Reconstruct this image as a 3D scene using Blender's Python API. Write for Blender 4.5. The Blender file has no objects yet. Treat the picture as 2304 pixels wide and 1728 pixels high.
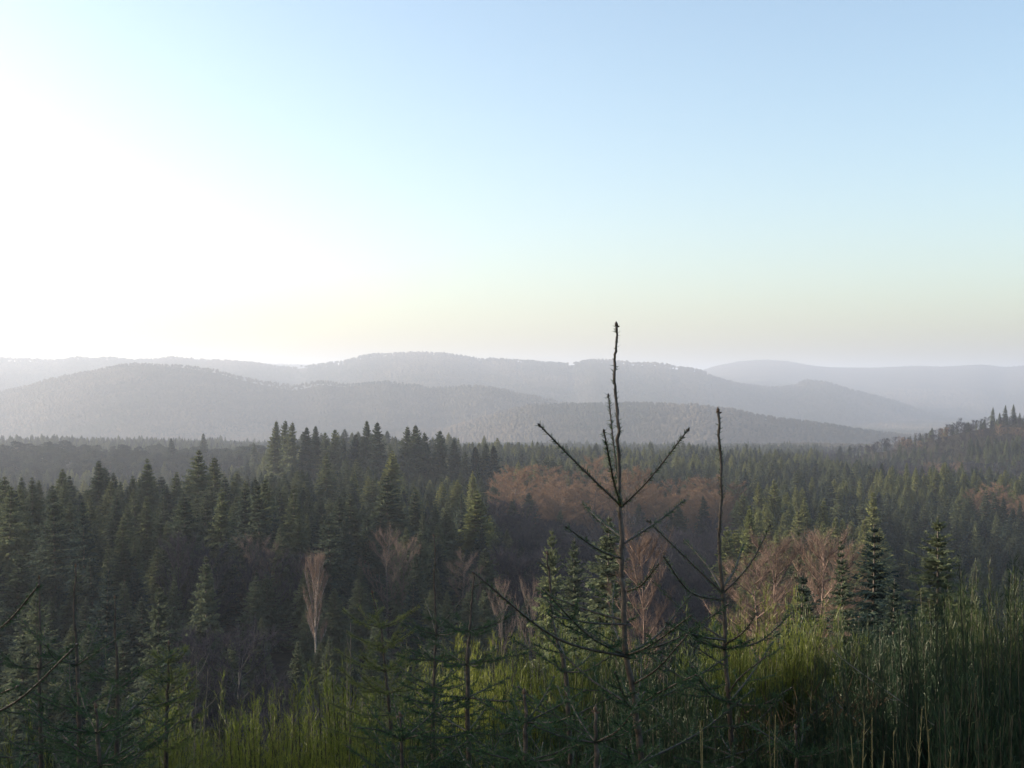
import bpy, math, random
import numpy as np
from mathutils import Vector, Matrix

# ------------------------------------------------------------------ camera, sky, sun, exposure
S = bpy.context.scene
COL = S.collection
F, CX, CY = 2781.0, 1152.0, 864.0          # the lens: 45 degrees across, level

cam_d = bpy.data.cameras.new('camera')
cam_d.sensor_width = 36.0
cam_d.lens = 36.0 * F / 2304.0
cam_d.clip_start = 0.1
cam_d.clip_end = 40000.0
cam = bpy.data.objects.new('camera', cam_d)
cam.location = (0, 0, 0)
cam.rotation_euler = (math.radians(90), 0, 0)
COL.objects.link(cam)
S.camera = cam

SUN_AZ = math.radians(-77.0)      # from straight ahead, minus = to the left
SUN_EL = math.radians(10.0)
world = bpy.data.worlds.new('World')
S.world = world
world.use_nodes = True
wn = world.node_tree.nodes
wl = world.node_tree.links
wn.clear()
sky = wn.new('ShaderNodeTexSky')
sky.sky_type = 'NISHITA'
sky.sun_disc = False
sky.sun_elevation = SUN_EL
sky.sun_rotation = SUN_AZ
sky.altitude = 150
sky.air_density = 0.9
sky.dust_density = 2.6
sky.ozone_density = 1.15
bg = wn.new('ShaderNodeBackground')
bg.inputs['Strength'].default_value = 0.142
wo = wn.new('ShaderNodeOutputWorld')
wl.new(sky.outputs[0], bg.inputs['Color'])
wl.new(bg.outputs[0], wo.inputs['Surface'])

sun_d = bpy.data.lights.new('sun', 'SUN')
sun_d.energy = 5.0
sun_d.angle = math.radians(0.6)
sun_d.color = (1.0, 0.88, 0.72)
sun = bpy.data.objects.new('sun', sun_d)
to_sun = Vector((math.sin(SUN_AZ) * math.cos(SUN_EL), math.cos(SUN_AZ) * math.cos(SUN_EL), math.sin(SUN_EL)))
sun.rotation_euler = to_sun.to_track_quat('Z', 'Y').to_euler()
sun.location = (-40, 30, 60)
COL.objects.link(sun)

S.view_settings.view_transform = 'Standard'
S.view_settings.look = 'None'
S.view_settings.exposure = 1.40
S.view_settings.gamma = 1.0
S.view_settings.use_curve_mapping = False
S.render.engine = 'CYCLES'
S.cycles.use_denoising = True
S.cycles.max_bounces = 5
S.cycles.diffuse_bounces = 2
S.cycles.glossy_bounces = 1
S.cycles.transmission_bounces = 2
S.cycles.transparent_max_bounces = 4
S.cycles.volume_bounces = 0
S.cycles.sample_clamp_indirect = 2.0
S.cycles.sample_clamp_direct = 12.0
S.cycles.caustics_reflective = False
S.cycles.caustics_refractive = False

HAZE_DENSITY = 0.000115
HAZE_COLOR = (0.665, 0.735, 0.885)
HAZE_ANISO = 0.30

random.seed(11)
R = np.random.default_rng(11)


def P(px, py, d):
    """world point seen at photo pixel (px, py) at depth d"""
    return Vector(((px - CX) / F * d, d, (CY - py) / F * d))


# ------------------------------------------------------------------ materials
def new_mat(name):
    m = bpy.data.materials.new(name)
    m.use_nodes = True
    m.node_tree.nodes.clear()
    return m, m.node_tree.nodes, m.node_tree.links


def leaf_mat(name, c1, c2, trans=0.3, gloss=0.0, attr=False, scale=3.0):
    """foliage: two base colours mixed per object and by fine noise, diffuse + translucent + faint sheen"""
    m, n, l = new_mat(name)
    out = n.new('ShaderNodeOutputMaterial')
    mix = n.new('ShaderNodeMix'); mix.data_type = 'RGBA'
    mix.inputs['A'].default_value = (*c1, 1); mix.inputs['B'].default_value = (*c2, 1)
    tc = n.new('ShaderNodeTexCoord')
    nz = n.new('ShaderNodeTexNoise'); nz.inputs['Scale'].default_value = scale; nz.inputs['Detail'].default_value = 2
    l.new(tc.outputs['Object'], nz.inputs['Vector'])
    mth = n.new('ShaderNodeMath'); mth.operation = 'MULTIPLY_ADD'; mth.use_clamp = True
    if attr:
        at = n.new('ShaderNodeAttribute'); at.attribute_name = 'tint'
        l.new(at.outputs['Fac'], mth.inputs[0])
    else:
        oi = n.new('ShaderNodeObjectInfo')
        l.new(oi.outputs['Random'], mth.inputs[0])
    mth.inputs[1].default_value = 0.75
    sub = n.new('ShaderNodeMath'); sub.operation = 'MULTIPLY_ADD'
    l.new(nz.outputs['Fac'], sub.inputs[0]); sub.inputs[1].default_value = 0.9; sub.inputs[2].default_value = -0.33
    l.new(sub.outputs[0], mth.inputs[2])
    l.new(mth.outputs[0], mix.inputs['Factor'])
    d = n.new('ShaderNodeBsdfDiffuse'); t = n.new('ShaderNodeBsdfTranslucent')
    l.new(mix.outputs['Result'], d.inputs['Color']); l.new(mix.outputs['Result'], t.inputs['Color'])
    ms = n.new('ShaderNodeMixShader'); ms.inputs[0].default_value = trans
    l.new(d.outputs[0], ms.inputs[1]); l.new(t.outputs[0], ms.inputs[2])
    if gloss <= 0:
        l.new(ms.outputs[0], out.inputs['Surface'])
        return m
    g = n.new('ShaderNodeBsdfGlossy'); g.inputs['Roughness'].default_value = 0.45
    g.inputs['Color'].default_value = (0.6, 0.6, 0.5, 1)
    m2 = n.new('ShaderNodeMixShader'); m2.inputs[0].default_value = gloss
    l.new(ms.outputs[0], m2.inputs[1]); l.new(g.outputs[0], m2.inputs[2])
    l.new(m2.outputs[0], out.inputs['Surface'])
    return m


def bark_mat(name, c1, c2, scale=20.0, rough=0.8, spec=0.3):
    m, n, l = new_mat(name)
    out = n.new('ShaderNodeOutputMaterial')
    b = n.new('ShaderNodeBsdfPrincipled')
    tc = n.new('ShaderNodeTexCoord')
    nz = n.new('ShaderNodeTexNoise'); nz.inputs['Scale'].default_value = scale; nz.inputs['Detail'].default_value = 4
    l.new(tc.outputs['Object'], nz.inputs['Vector'])
    cr = n.new('ShaderNodeValToRGB')
    cr.color_ramp.elements[0].position = 0.35; cr.color_ramp.elements[0].color = (*c1, 1)
    cr.color_ramp.elements[1].position = 0.68; cr.color_ramp.elements[1].color = (*c2, 1)
    l.new(nz.outputs['Fac'], cr.inputs[0]); l.new(cr.outputs[0], b.inputs['Base Color'])
    b.inputs['Roughness'].default_value = rough
    b.inputs['Specular IOR Level'].default_value = spec
    bp = n.new('ShaderNodeBump'); bp.inputs['Strength'].default_value = 0.4; bp.inputs['Distance'].default_value = 0.004
    l.new(nz.outputs['Fac'], bp.inputs['Height']); l.new(bp.outputs[0], b.inputs['Normal'])
    l.new(b.outputs[0], out.inputs['Surface'])
    return m


def ground_mat(name, cols, scale, fields=False):
    m, n, l = new_mat(name)
    out = n.new('ShaderNodeOutputMaterial')
    d = n.new('ShaderNodeBsdfDiffuse')
    g = n.new('ShaderNodeNewGeometry')
    nz = n.new('ShaderNodeTexNoise'); nz.inputs['Scale'].default_value = scale; nz.inputs['Detail'].default_value = 6
    l.new(g.outputs['Position'], nz.inputs['Vector'])
    cr = n.new('ShaderNodeValToRGB')
    e = cr.color_ramp.elements
    e[0].position = 0.30; e[0].color = (*cols[0], 1)
    e[1].position = 0.72; e[1].color = (*cols[-1], 1)
    for i, c in enumerate(cols[1:-1]):
        k = e.new(0.30 + 0.42 * (i + 1) / (len(cols) - 1)); k.color = (*c, 1)
    l.new(nz.outputs['Fac'], cr.inputs[0])
    last = cr.outputs[0]
    if fields:
        at = n.new('ShaderNodeAttribute'); at.attribute_name = 'field'
        mx = n.new('ShaderNodeMix'); mx.data_type = 'RGBA'
        mx.inputs['B'].default_value = (*fields, 1)
        l.new(at.outputs['Fac'], mx.inputs['Factor']); l.new(last, mx.inputs['A'])
        last = mx.outputs['Result']
    l.new(last, d.inputs['Color'])
    l.new(d.outputs[0], out.inputs['Surface'])
    return m


M_SPRUCE = leaf_mat('spruce_needles', (0.022, 0.040, 0.044), (0.140, 0.158, 0.080), 0.3)  # dark end tinted blue to stand in for the bluish shadows on crowns
M_SPRUCE_LIT = leaf_mat('sunlit_spruce_needles', (0.120, 0.140, 0.058), (0.205, 0.212, 0.090), 0.35)  # same needles in a sunlit yellow-green, the light put into the colour
M_PINE = leaf_mat('pine_needles', (0.022, 0.036, 0.036), (0.065, 0.076, 0.052), 0.25)
M_TWIG_RUST = leaf_mat('rusty_twigs', (0.130, 0.084, 0.056), (0.225, 0.142, 0.092), 0.25)
M_TWIG_PINK = leaf_mat('pinkish_twigs', (0.120, 0.088, 0.074), (0.200, 0.145, 0.118), 0.25)
M_TWIG_SHADE = leaf_mat('shaded_twigs', (0.022, 0.025, 0.034), (0.044, 0.040, 0.050), 0.15)  # the hollow's bluish shade is put into the twig colour
M_FOREST = leaf_mat('forest_conifers', (0.026, 0.044, 0.020), (0.095, 0.115, 0.045), 0.25, attr=True, scale=0.05)
M_FOREST_BARE = leaf_mat('forest_bare_crowns', (0.090, 0.062, 0.050), (0.300, 0.170, 0.100), 0.25, attr=True, scale=0.05)
M_HILL_WOOD = leaf_mat('hill_wood', (0.030, 0.040, 0.030), (0.150, 0.118, 0.088), 0.0, attr=True, scale=0.01)
M_BARK = bark_mat('grey_brown_bark', (0.050, 0.040, 0.032), (0.130, 0.105, 0.085), 6)
M_DARKBARK = bark_mat('dark_bark', (0.018, 0.018, 0.022), (0.040, 0.038, 0.042), 6)
M_TWIGWOOD = bark_mat('pinkish_twig_bark', (0.100, 0.066, 0.054), (0.210, 0.145, 0.115), 6)
M_BIRCH = bark_mat('pale_birch_bark', (0.120, 0.098, 0.086), (0.340, 0.290, 0.250), 3)
M_STEM = bark_mat('sapling_stem_bark', (0.028, 0.020, 0.015), (0.080, 0.056, 0.040), 60, 0.5, 0.5)
M_DEAD = bark_mat('dead_stem', (0.10, 0.085, 0.065), (0.22, 0.18, 0.135), 40, 0.6, 0.4)
M_BUD = bark_mat('bud_scales', (0.060, 0.035, 0.022), (0.140, 0.085, 0.050), 90, 0.6)
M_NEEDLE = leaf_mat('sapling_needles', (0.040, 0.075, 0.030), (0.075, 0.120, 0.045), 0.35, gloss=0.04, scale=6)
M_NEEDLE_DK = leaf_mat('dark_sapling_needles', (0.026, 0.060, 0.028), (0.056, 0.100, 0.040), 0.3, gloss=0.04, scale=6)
M_NEEDLE_LIT = leaf_mat('sunlit_sapling_needles', (0.120, 0.150, 0.045), (0.190, 0.210, 0.070), 0.4, gloss=0.04, scale=6)  # lit copy for the two sunlit saplings, sunshine mixed into the colour
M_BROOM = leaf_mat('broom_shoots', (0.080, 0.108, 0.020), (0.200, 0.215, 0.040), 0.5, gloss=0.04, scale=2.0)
M_BROOM_SHADE = leaf_mat('shaded_broom_shoots', (0.012, 0.028, 0.016), (0.026, 0.050, 0.022), 0.2, gloss=0.04, scale=2.0)  # shaded copy of the broom shoots, the shade painted into the colour
M_BROOM_HALFLIT = leaf_mat('half_lit_broom_shoots', (0.026, 0.045, 0.016), (0.064, 0.086, 0.027), 0.35, gloss=0.04, scale=2.0)  # half-lit copy, part of the shade mixed into the broom colour
M_BROOM_WOOD = bark_mat('broom_wood', (0.022, 0.022, 0.014), (0.050, 0.044, 0.026), 25)
M_BRACKEN = leaf_mat('dead_bracken', (0.028, 0.021, 0.014), (0.055, 0.038, 0.024), 0.3, scale=4)
M_STRAW = leaf_mat('dry_grass', (0.150, 0.130, 0.065), (0.270, 0.230, 0.115), 0.35, scale=4)
M_GRASS = leaf_mat('rank_grass', (0.016, 0.032, 0.014), (0.045, 0.068, 0.024), 0.3, scale=4)
M_GROUND = ground_mat('forest_floor', [(0.018, 0.019, 0.016), (0.034, 0.032, 0.024), (0.055, 0.046, 0.032)], 0.5)
M_HILL = ground_mat('hill_cover', [(0.040, 0.045, 0.032), (0.066, 0.060, 0.045), (0.110, 0.085, 0.064)], 0.006,
                    fields=(0.22, 0.20, 0.13))


# ------------------------------------------------------------------ mesh helpers
def mesh(name, V, tris=None, quads=None, mats=(), midx=None, smooth=False, tint=None):
    V = np.asarray(V, dtype=np.float32).reshape(-1, 3)
    me = bpy.data.meshes.new(name)
    idx, start, tot = [], [], []
    n = 0
    if tris is not None and len(tris):
        t = np.asarray(tris, dtype=np.int32).reshape(-1, 3)
        idx.append(t.ravel()); start.append(np.arange(len(t)) * 3); tot.append(np.full(len(t), 3)); n += t.size
    if quads is not None and len(quads):
        q = np.asarray(quads, dtype=np.int32).reshape(-1, 4)
        idx.append(q.ravel()); start.append(n + np.arange(len(q)) * 4); tot.append(np.full(len(q), 4)); n += q.size
    idx = np.concatenate(idx); start = np.concatenate(start); tot = np.concatenate(tot)
    me.vertices.add(len(V)); me.vertices.foreach_set('co', V.ravel())
    me.loops.add(len(idx)); me.loops.foreach_set('vertex_index', idx.astype(np.int32))
    me.polygons.add(len(start))
    me.polygons.foreach_set('loop_start', start.astype(np.int32))
    me.polygons.foreach_set('loop_total', tot.astype(np.int32))
    if midx is not None:
        me.polygons.foreach_set('material_index', np.asarray(midx, dtype=np.int32))
    me.polygons.foreach_set('use_smooth', np.full(len(start), bool(smooth)))
    for m in mats:
        me.materials.append(m)
    if tint is not None:
        a = me.attributes.new('tint', 'FLOAT', 'POINT')
        a.data.foreach_set('value', np.asarray(tint, dtype=np.float32))
    me.update(calc_edges=True)
    return me


def link(name, data=None, parent=None, loc=None, rotz=0.0, scale=None):
    o = bpy.data.objects.new(name, data)
    COL.objects.link(o)
    if parent is not None:
        o.parent = parent
    if loc is not None:
        o.location = loc
    if rotz:
        o.rotation_euler = (0, 0, rotz)
    if scale is not None:
        o.scale = scale
    return o


def tag(o, label=None, cat=None, group=None, kind=None):
    if label: o['label'] = label
    if cat: o['category'] = cat
    if group: o['group'] = group
    if kind: o['kind'] = kind
    return o


class MB:
    """collects tubes (quads) and blades (triangles)"""
    def __init__(self):
        self.v = []; self.q = []; self.t = []; self.n = 0

    def tube(self, pts, rad, sides=6):
        pts = np.asarray([tuple(p) for p in pts], dtype=float)
        k = len(pts)
        rad = np.asarray(rad, dtype=float) * np.ones(k)
        tan = np.gradient(pts, axis=0)
        tan /= np.linalg.norm(tan, axis=1)[:, None] + 1e-12
        ref = np.array([0.31, 0.95, 0.05]) if abs(tan[:, 2]).mean() > 0.6 else np.array([0.0, 0.1, 1.0])
        a = np.cross(tan, ref); a /= np.linalg.norm(a, axis=1)[:, None] + 1e-12
        b = np.cross(tan, a)
        ang = np.arange(sides) * 2 * math.pi / sides
        ring = pts[:, None, :] + rad[:, None, None] * (a[:, None, :] * np.cos(ang)[None, :, None] + b[:, None, :] * np.sin(ang)[None, :, None])
        base = self.n
        self.v.append(ring.reshape(-1, 3)); self.n += k * sides
        i = np.arange(k - 1)[:, None] * sides
        j = np.arange(sides)[None, :]; j2 = (j + 1) % sides
        q = np.stack([i + j, i + j2, i + sides + j2, i + sides + j], -1).reshape(-1, 4) + base
        self.q.append(q)
        # end cap
        self.v.append(pts[-1:]); c = self.n; self.n += 1
        jj = np.arange(sides)
        e = base + (k - 1) * sides
        self.t.append(np.stack([e + jj, e + (jj + 1) % sides, np.full(sides, c)], -1))

    def blades(self, p, d, length, width, side=None):
        """triangles from base p along unit d"""
        p = np.asarray(p, float).reshape(-1, 3); d = np.asarray(d, float).reshape(-1, 3)
        m = len(p)
        if m == 0: return
        if side is None:
            side = np.cross(d, R.normal(size=(m, 3)))
        side = side / (np.linalg.norm(side, axis=1)[:, None] + 1e-12)
        length = np.asarray(length, float) * np.ones(m); width = np.asarray(width, float) * np.ones(m)
        V = np.stack([p - side * width[:, None] / 2, p + side * width[:, None] / 2, p + d * length[:, None]], 1)
        self.v.append(V.reshape(-1, 3))
        self.t.append(np.arange(m * 3).reshape(-1, 3) + self.n)
        self.n += m * 3

    def kites(self, p, d, length, width, side):
        """quads: a leaf-shaped kite from p along d"""
        p = np.asarray(p, float).reshape(-1, 3); d = np.asarray(d, float).reshape(-1, 3)
        m = len(p)
        side = side / (np.linalg.norm(side, axis=1)[:, None] + 1e-12)
        length = np.asarray(length, float) * np.ones(m); width = np.asarray(width, float) * np.ones(m)
        mid = p + d * (length * 0.45)[:, None]
        V = np.stack([p, mid + side * width[:, None] / 2, p + d * length[:, None], mid - side * width[:, None] / 2], 1)
        self.v.append(V.reshape(-1, 3))
        self.q.append(np.arange(m * 4).reshape(-1, 4) + self.n)
        self.n += m * 4

    def arrays(self):
        V = np.concatenate(self.v) if self.v else np.zeros((0, 3))
        q = np.concatenate(self.q) if self.q else None
        t = np.concatenate(self.t) if self.t else None
        return V, t, q

    def mesh(self, name, mat, smooth=False):
        V, t, q = self.arrays()
        return mesh(name, V, t, q, (mat,), smooth=smooth)


def unit(v):
    v = np.asarray(v, float)
    return v / (np.linalg.norm(v, axis=-1, keepdims=True) + 1e-12)


# ------------------------------------------------------------------ the lie of the land
DG = np.exp(np.linspace(math.log(1.0), math.log(24000.0), 450))
UG = np.arange(-1400, 3800, 8.0)
FAR = [(2600, -138), (3400, -185), (6000, -220), (24000, -330)]
COLS = {
    -1400: [(1, -1.8), (4.5, -2.75), (10, -4.4), (20, -8.2), (40, -19), (80, -36), (130, -48), (200, -49), (280, -45), (340, -47), (450, -62), (650, -85), (850, -98), (1100, -106), (1230, -98), (1330, -94), (1450, -98), (1600, -106), (1900, -104), (2050, -100), (2300, -115)],
    490: [(1, -1.8), (4.5, -2.75), (10, -4.4), (20, -8.2), (40, -19), (80, -36), (130, -48), (200, -49), (280, -45), (340, -47), (450, -60), (650, -80), (850, -92), (1100, -104), (1230, -96), (1330, -93), (1450, -98), (1600, -108), (1900, -110), (2050, -112), (2300, -118)],
    650: [(1, -1.8), (4.5, -2.75), (10, -4.4), (20, -8.2), (40, -18), (80, -35), (130, -48), (200, -48), (280, -47), (400, -50), (600, -61), (800, -64), (900, -62), (1050, -66), (1300, -85), (1700, -110), (2200, -125)],
    1000: [(1, -1.75), (4.5, -2.65), (10, -4.2), (20, -7.8), (40, -16), (80, -30), (130, -45), (200, -50), (300, -52), (400, -57), (550, -63), (700, -66), (900, -66), (1100, -74), (1300, -86), (1700, -110), (2200, -125)],
    1300: [(1, -1.7), (4.5, -2.6), (10, -4.1), (20, -7.0), (40, -13), (70, -21), (100, -28), (150, -44), (220, -56), (350, -66), (520, -67), (700, -74), (1000, -78), (1200, -85), (1700, -110), (2200, -125)],
    1700: [(1, -1.7), (4.5, -2.5), (10, -3.8), (20, -6.0), (40, -11), (60, -16), (100, -30), (150, -48), (250, -62), (400, -66), (600, -73), (1000, -80), (1200, -85), (1700, -112), (2200, -125)],
    2150: [(1, -1.6), (4.5, -2.4), (10, -3.6), (20, -6.0), (40, -11), (60, -16), (100, -31), (150, -50), (250, -66), (450, -80), (560, -78), (700, -76), (900, -86), (1200, -92), (1700, -112), (2200, -125)],
    3800: [(1, -1.6), (4.5, -2.4), (10, -3.6), (20, -6.0), (40, -11), (60, -16), (100, -31), (150, -50), (250, -66), (450, -80), (560, -78), (700, -76), (900, -86), (1200, -92), (1700, -112), (2200, -125)],
}
ks = sorted(COLS)
prof = np.array([np.interp(np.log(DG), np.log([a for a, _ in COLS[k] + FAR]), [b for _, b in COLS[k] + FAR]) for k in ks])
ZT = np.stack([np.interp(UG, ks, prof[:, j]) for j in range(len(DG))], 1)

RIDGE_Z = [(-1400, 800), (0, 812), (600, 815), (1200, 830), (1560, 836), (1610, 821), (1660, 812), (1700, 808), (1730, 807), (1770, 810), (1830, 820), (1870, 823), (1960, 825), (2010, 822), (2060, 820), (2120, 822), (2180, 819), (2210, 818), (2260, 824), (2304, 820), (2600, 812), (3000, 826), (3800, 820)]
RIDGE_A = [(-1400, 812), (-500, 800), (0, 803), (125, 809), (175, 801), (215, 806), (240, 802), (290, 807), (340, 807), (385, 802), (440, 807), (505, 808), (575, 814), (630, 823), (660, 824), (695, 820), (755, 814), (780, 809), (815, 800), (875, 794), (930, 791), (990, 792), (1040, 799), (1075, 805), (1160, 807), (1235, 812), (1284, 816), (1330, 807), (1390, 811), (1425, 815), (1475, 815), (1550, 826), (1575, 830), (1600, 842), (1650, 858), (1730, 868), (1790, 865), (1815, 854), (1860, 858), (1910, 873), (1990, 894), (2040, 909), (2100, 930), (2200, 950), (2500, 960), (3800, 950)]
RIDGE_B = [(-1400, 900), (-600, 915), (-200, 905), (0, 880), (70, 863), (100, 851), (150, 841), (210, 829), (270, 817), (300, 814), (340, 813), (390, 816), (430, 820), (480, 828), (530, 842), (570, 852), (620, 859), (660, 865), (700, 858), (730, 855), (770, 861), (800, 860), (840, 856), (870, 853), (900, 859), (940, 862), (970, 872), (1010, 868), (1060, 865), (1090, 865), (1140, 873), (1190, 884), (1240, 896), (1280, 906), (1400, 930), (1600, 960), (2000, 985), (3800, 985)]
RIDGE_C = [(-1400, 1030), (1000, 960), (1150, 915), (1200, 906), (1330, 906), (1450, 905), (1500, 908), (1570, 909), (1640, 918), (1700, 929), (1790, 941), (1860, 950), (1920, 962), (1990, 969), (2100, 985), (3800, 1010)]
RIDGE_F = [(-1400, 1100), (1750, 1060), (1860, 1018), (1930, 1000), (2000, 985), (2060, 972), (2120, 957), (2160, 946), (2220, 937), (2304, 925), (2600, 890), (3000, 880), (3800, 890)]


def add_ridge(tab, crest_d, tree, s_front, s_back, c, wob=0.0, ph=0.0, floor_d=None):
    global ZT
    py = np.interp(UG, [a for a, _ in tab], [b for _, b in tab])
    dd = crest_d * (1 + wob * np.sin(UG / 420.0 + ph))
    zc = (CY - py) / F * dd - tree
    for i in range(len(UG)):
        x = DG - dd[i]
        s = np.where(x < 0, s_front, s_back)
        z = zc[i] - (np.sqrt((s * x) ** 2 + c * c) - c)
        ZT[i] = np.maximum(ZT[i], z)


add_ridge(RIDGE_F, 1400, 11, 0.14, 0.25, 8)
add_ridge(RIDGE_C, 4050, 10, 0.14, 0.20, 8, 0.03)
add_ridge(RIDGE_B, 5130, 10, 0.21, 0.22, 10, 0.03, 1.0)
add_ridge(RIDGE_A, 8370, 14, 0.11, 0.15, 12, 0.03, 2.0)
add_ridge(RIDGE_Z, 12960, 12, 0.10, 0.10, 14, 0.02, 3.0)
# rounding and small relief
kern = np.array([1, 2, 3, 2, 1.0]); kern /= kern.sum()
ZS = np.apply_along_axis(lambda a: np.convolve(np.pad(a, 2, mode='edge'), kern, 'valid'), 1, ZT)
far_w = np.clip((DG - 2400) / 800, 0, 1)[None, :]
ZT = ZS * (1 - far_w) + ZT * far_w
uu, dd = np.meshgrid(UG, np.log(DG), indexing='ij')
rel = np.sin(uu / 97 + dd * 9) * 0.5 + np.sin(uu / 41 - dd * 17 + 2) * 0.3 + np.sin(uu / 23 + dd * 31) * 0.2
ZT = ZT + rel * np.clip(DG / 900.0, 0.0, 3.0)[None, :]
TH_MAX = math.radians(40)


def ground(x, y):
    x = np.asarray(x, float); y = np.asarray(y, float)
    r = np.hypot(x, y); th = np.clip(np.arctan2(x, y), -TH_MAX, TH_MAX)
    u = CX + F * np.tan(th); d = np.clip(r * np.cos(th), DG[0], DG[-1])
    fu = np.clip((u - UG[0]) / (UG[1] - UG[0]), 0, len(UG) - 1.001)
    fd = np.clip((np.log(d) - math.log(DG[0])) / (math.log(DG[1]) - math.log(DG[0])), 0, len(DG) - 1.001)
    i = fu.astype(int); j = fd.astype(int); a = fu - i; b = fd - j
    return (ZT[i, j] * (1 - a) * (1 - b) + ZT[i + 1, j] * a * (1 - b) + ZT[i, j + 1] * (1 - a) * b + ZT[i + 1, j + 1] * a * b)


def noise2(x, y, s, seed=0):
    """cheap smooth value noise"""
    x = np.asarray(x, float) / s + seed * 17.3; y = np.asarray(y, float) / s - seed * 9.1
    xi = np.floor(x).astype(int); yi = np.floor(y).astype(int); a = x - xi; b = y - yi
    a = a * a * (3 - 2 * a); b = b * b * (3 - 2 * b)
    h = lambda i, j: np.modf(np.abs(np.sin(i * 127.1 + j * 311.7 + seed) * 43758.5453))[0]
    return (h(xi, yi) * (1 - a) * (1 - b) + h(xi + 1, yi) * a * (1 - b) + h(xi, yi + 1) * (1 - a) * b + h(xi + 1, yi + 1) * a * b)


def field_mask(x, y):
    """open fields among the woods of the far hills"""
    d = np.asarray(y, float)
    m = noise2(x, y * 0.55, 190, 3) * 0.65 + noise2(x, y, 80, 5) * 0.35
    lo = np.clip((m - 0.73) / 0.05, 0, 1)
    return lo * ((d > 2500) & (d < 6300)) * 0.0


# front grid of directions plus a coarse rest, all the way round
th = np.concatenate([np.arange(-40, 40.01, 0.16), np.arange(44, 320, 4.0)]) * math.pi / 180
rows = DG[::2]


def land(name, d0, d1, mat, label):
    sel = rows[(rows >= d0 * 0.9999) & (rows <= d1 * 1.0001)]
    tt, rr = np.meshgrid(th, sel, indexing='ij')
    # along each direction "depth" rows; directions past 40 degrees use circular rows
    tc = np.clip((tt + math.pi) % (2 * math.pi) - math.pi, -TH_MAX, TH_MAX)
    rad = rr / np.cos(tc)
    x = rad * np.sin(tt); y = rad * np.cos(tt)
    z = ground(x, y)
    V = np.stack([x, y, z], -1).reshape(-1, 3)
    n, k = tt.shape
    i = np.arange(n)[:, None]; j = np.arange(k - 1)[None, :]
    i2 = (i + 1) % n
    q = np.stack([i * k + j, i2 * k + j, i2 * k + j + 1, i * k + j + 1], -1).reshape(-1, 4)
    tri = None
    if d0 <= 1.01:
        V = np.vstack([V, [[0, 0, ground(0, 0)]]])
        ii = np.arange(n)
        tri = np.stack([np.full(n, n * k), ((ii + 1) % n) * k, ii * k], -1)
    me = mesh(name, V, tri, q, (mat,), smooth=True)
    a = me.attributes.new('field', 'FLOAT', 'POINT')
    a.data.foreach_set('value', field_mask(V[:, 0], V[:, 1]).astype(np.float32))
    return tag(link(name, me), label, kind='structure')


def snap(d):
    return rows[np.argmin(abs(rows - d))]


land('ground', 1.0, snap(2350), M_GROUND, 'wooded valley ground below the viewpoint')
land('hill', snap(2350), snap(6320), M_HILL, 'rounded hazy hill with woods and small fields')
land('hill', snap(6320), snap(10800), M_HILL, 'long pale ridge with blocks of plantation along its top')
land('hill', snap(10800), 24000, M_HILL, 'palest farthest smooth hill line under the peach sky')

# haze: one even body of air round everything
hv = np.array([(x, y, z) for x in (-25500, 25500) for y in (-25500, 25500) for z in (float(ZT.min()) - 1.5, 305)], float)
hq = [(0, 1, 3, 2), (4, 6, 7, 5), (0, 4, 5, 1), (2, 3, 7, 6), (0, 2, 6, 4), (1, 5, 7, 3)]
m, n, l = new_mat('haze_air')
out = n.new('ShaderNodeOutputMaterial')
pv = n.new('ShaderNodeVolumePrincipled')
pv.inputs['Color'].default_value = (*HAZE_COLOR, 1)
pv.inputs['Density'].default_value = HAZE_DENSITY
pv.inputs['Anisotropy'].default_value = HAZE_ANISO
l.new(pv.outputs[0], out.inputs['Volume'])
tag(link('haze', mesh('haze', hv, None, hq, (m,))), 'pale morning haze filling the valley', kind='stuff')
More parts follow.
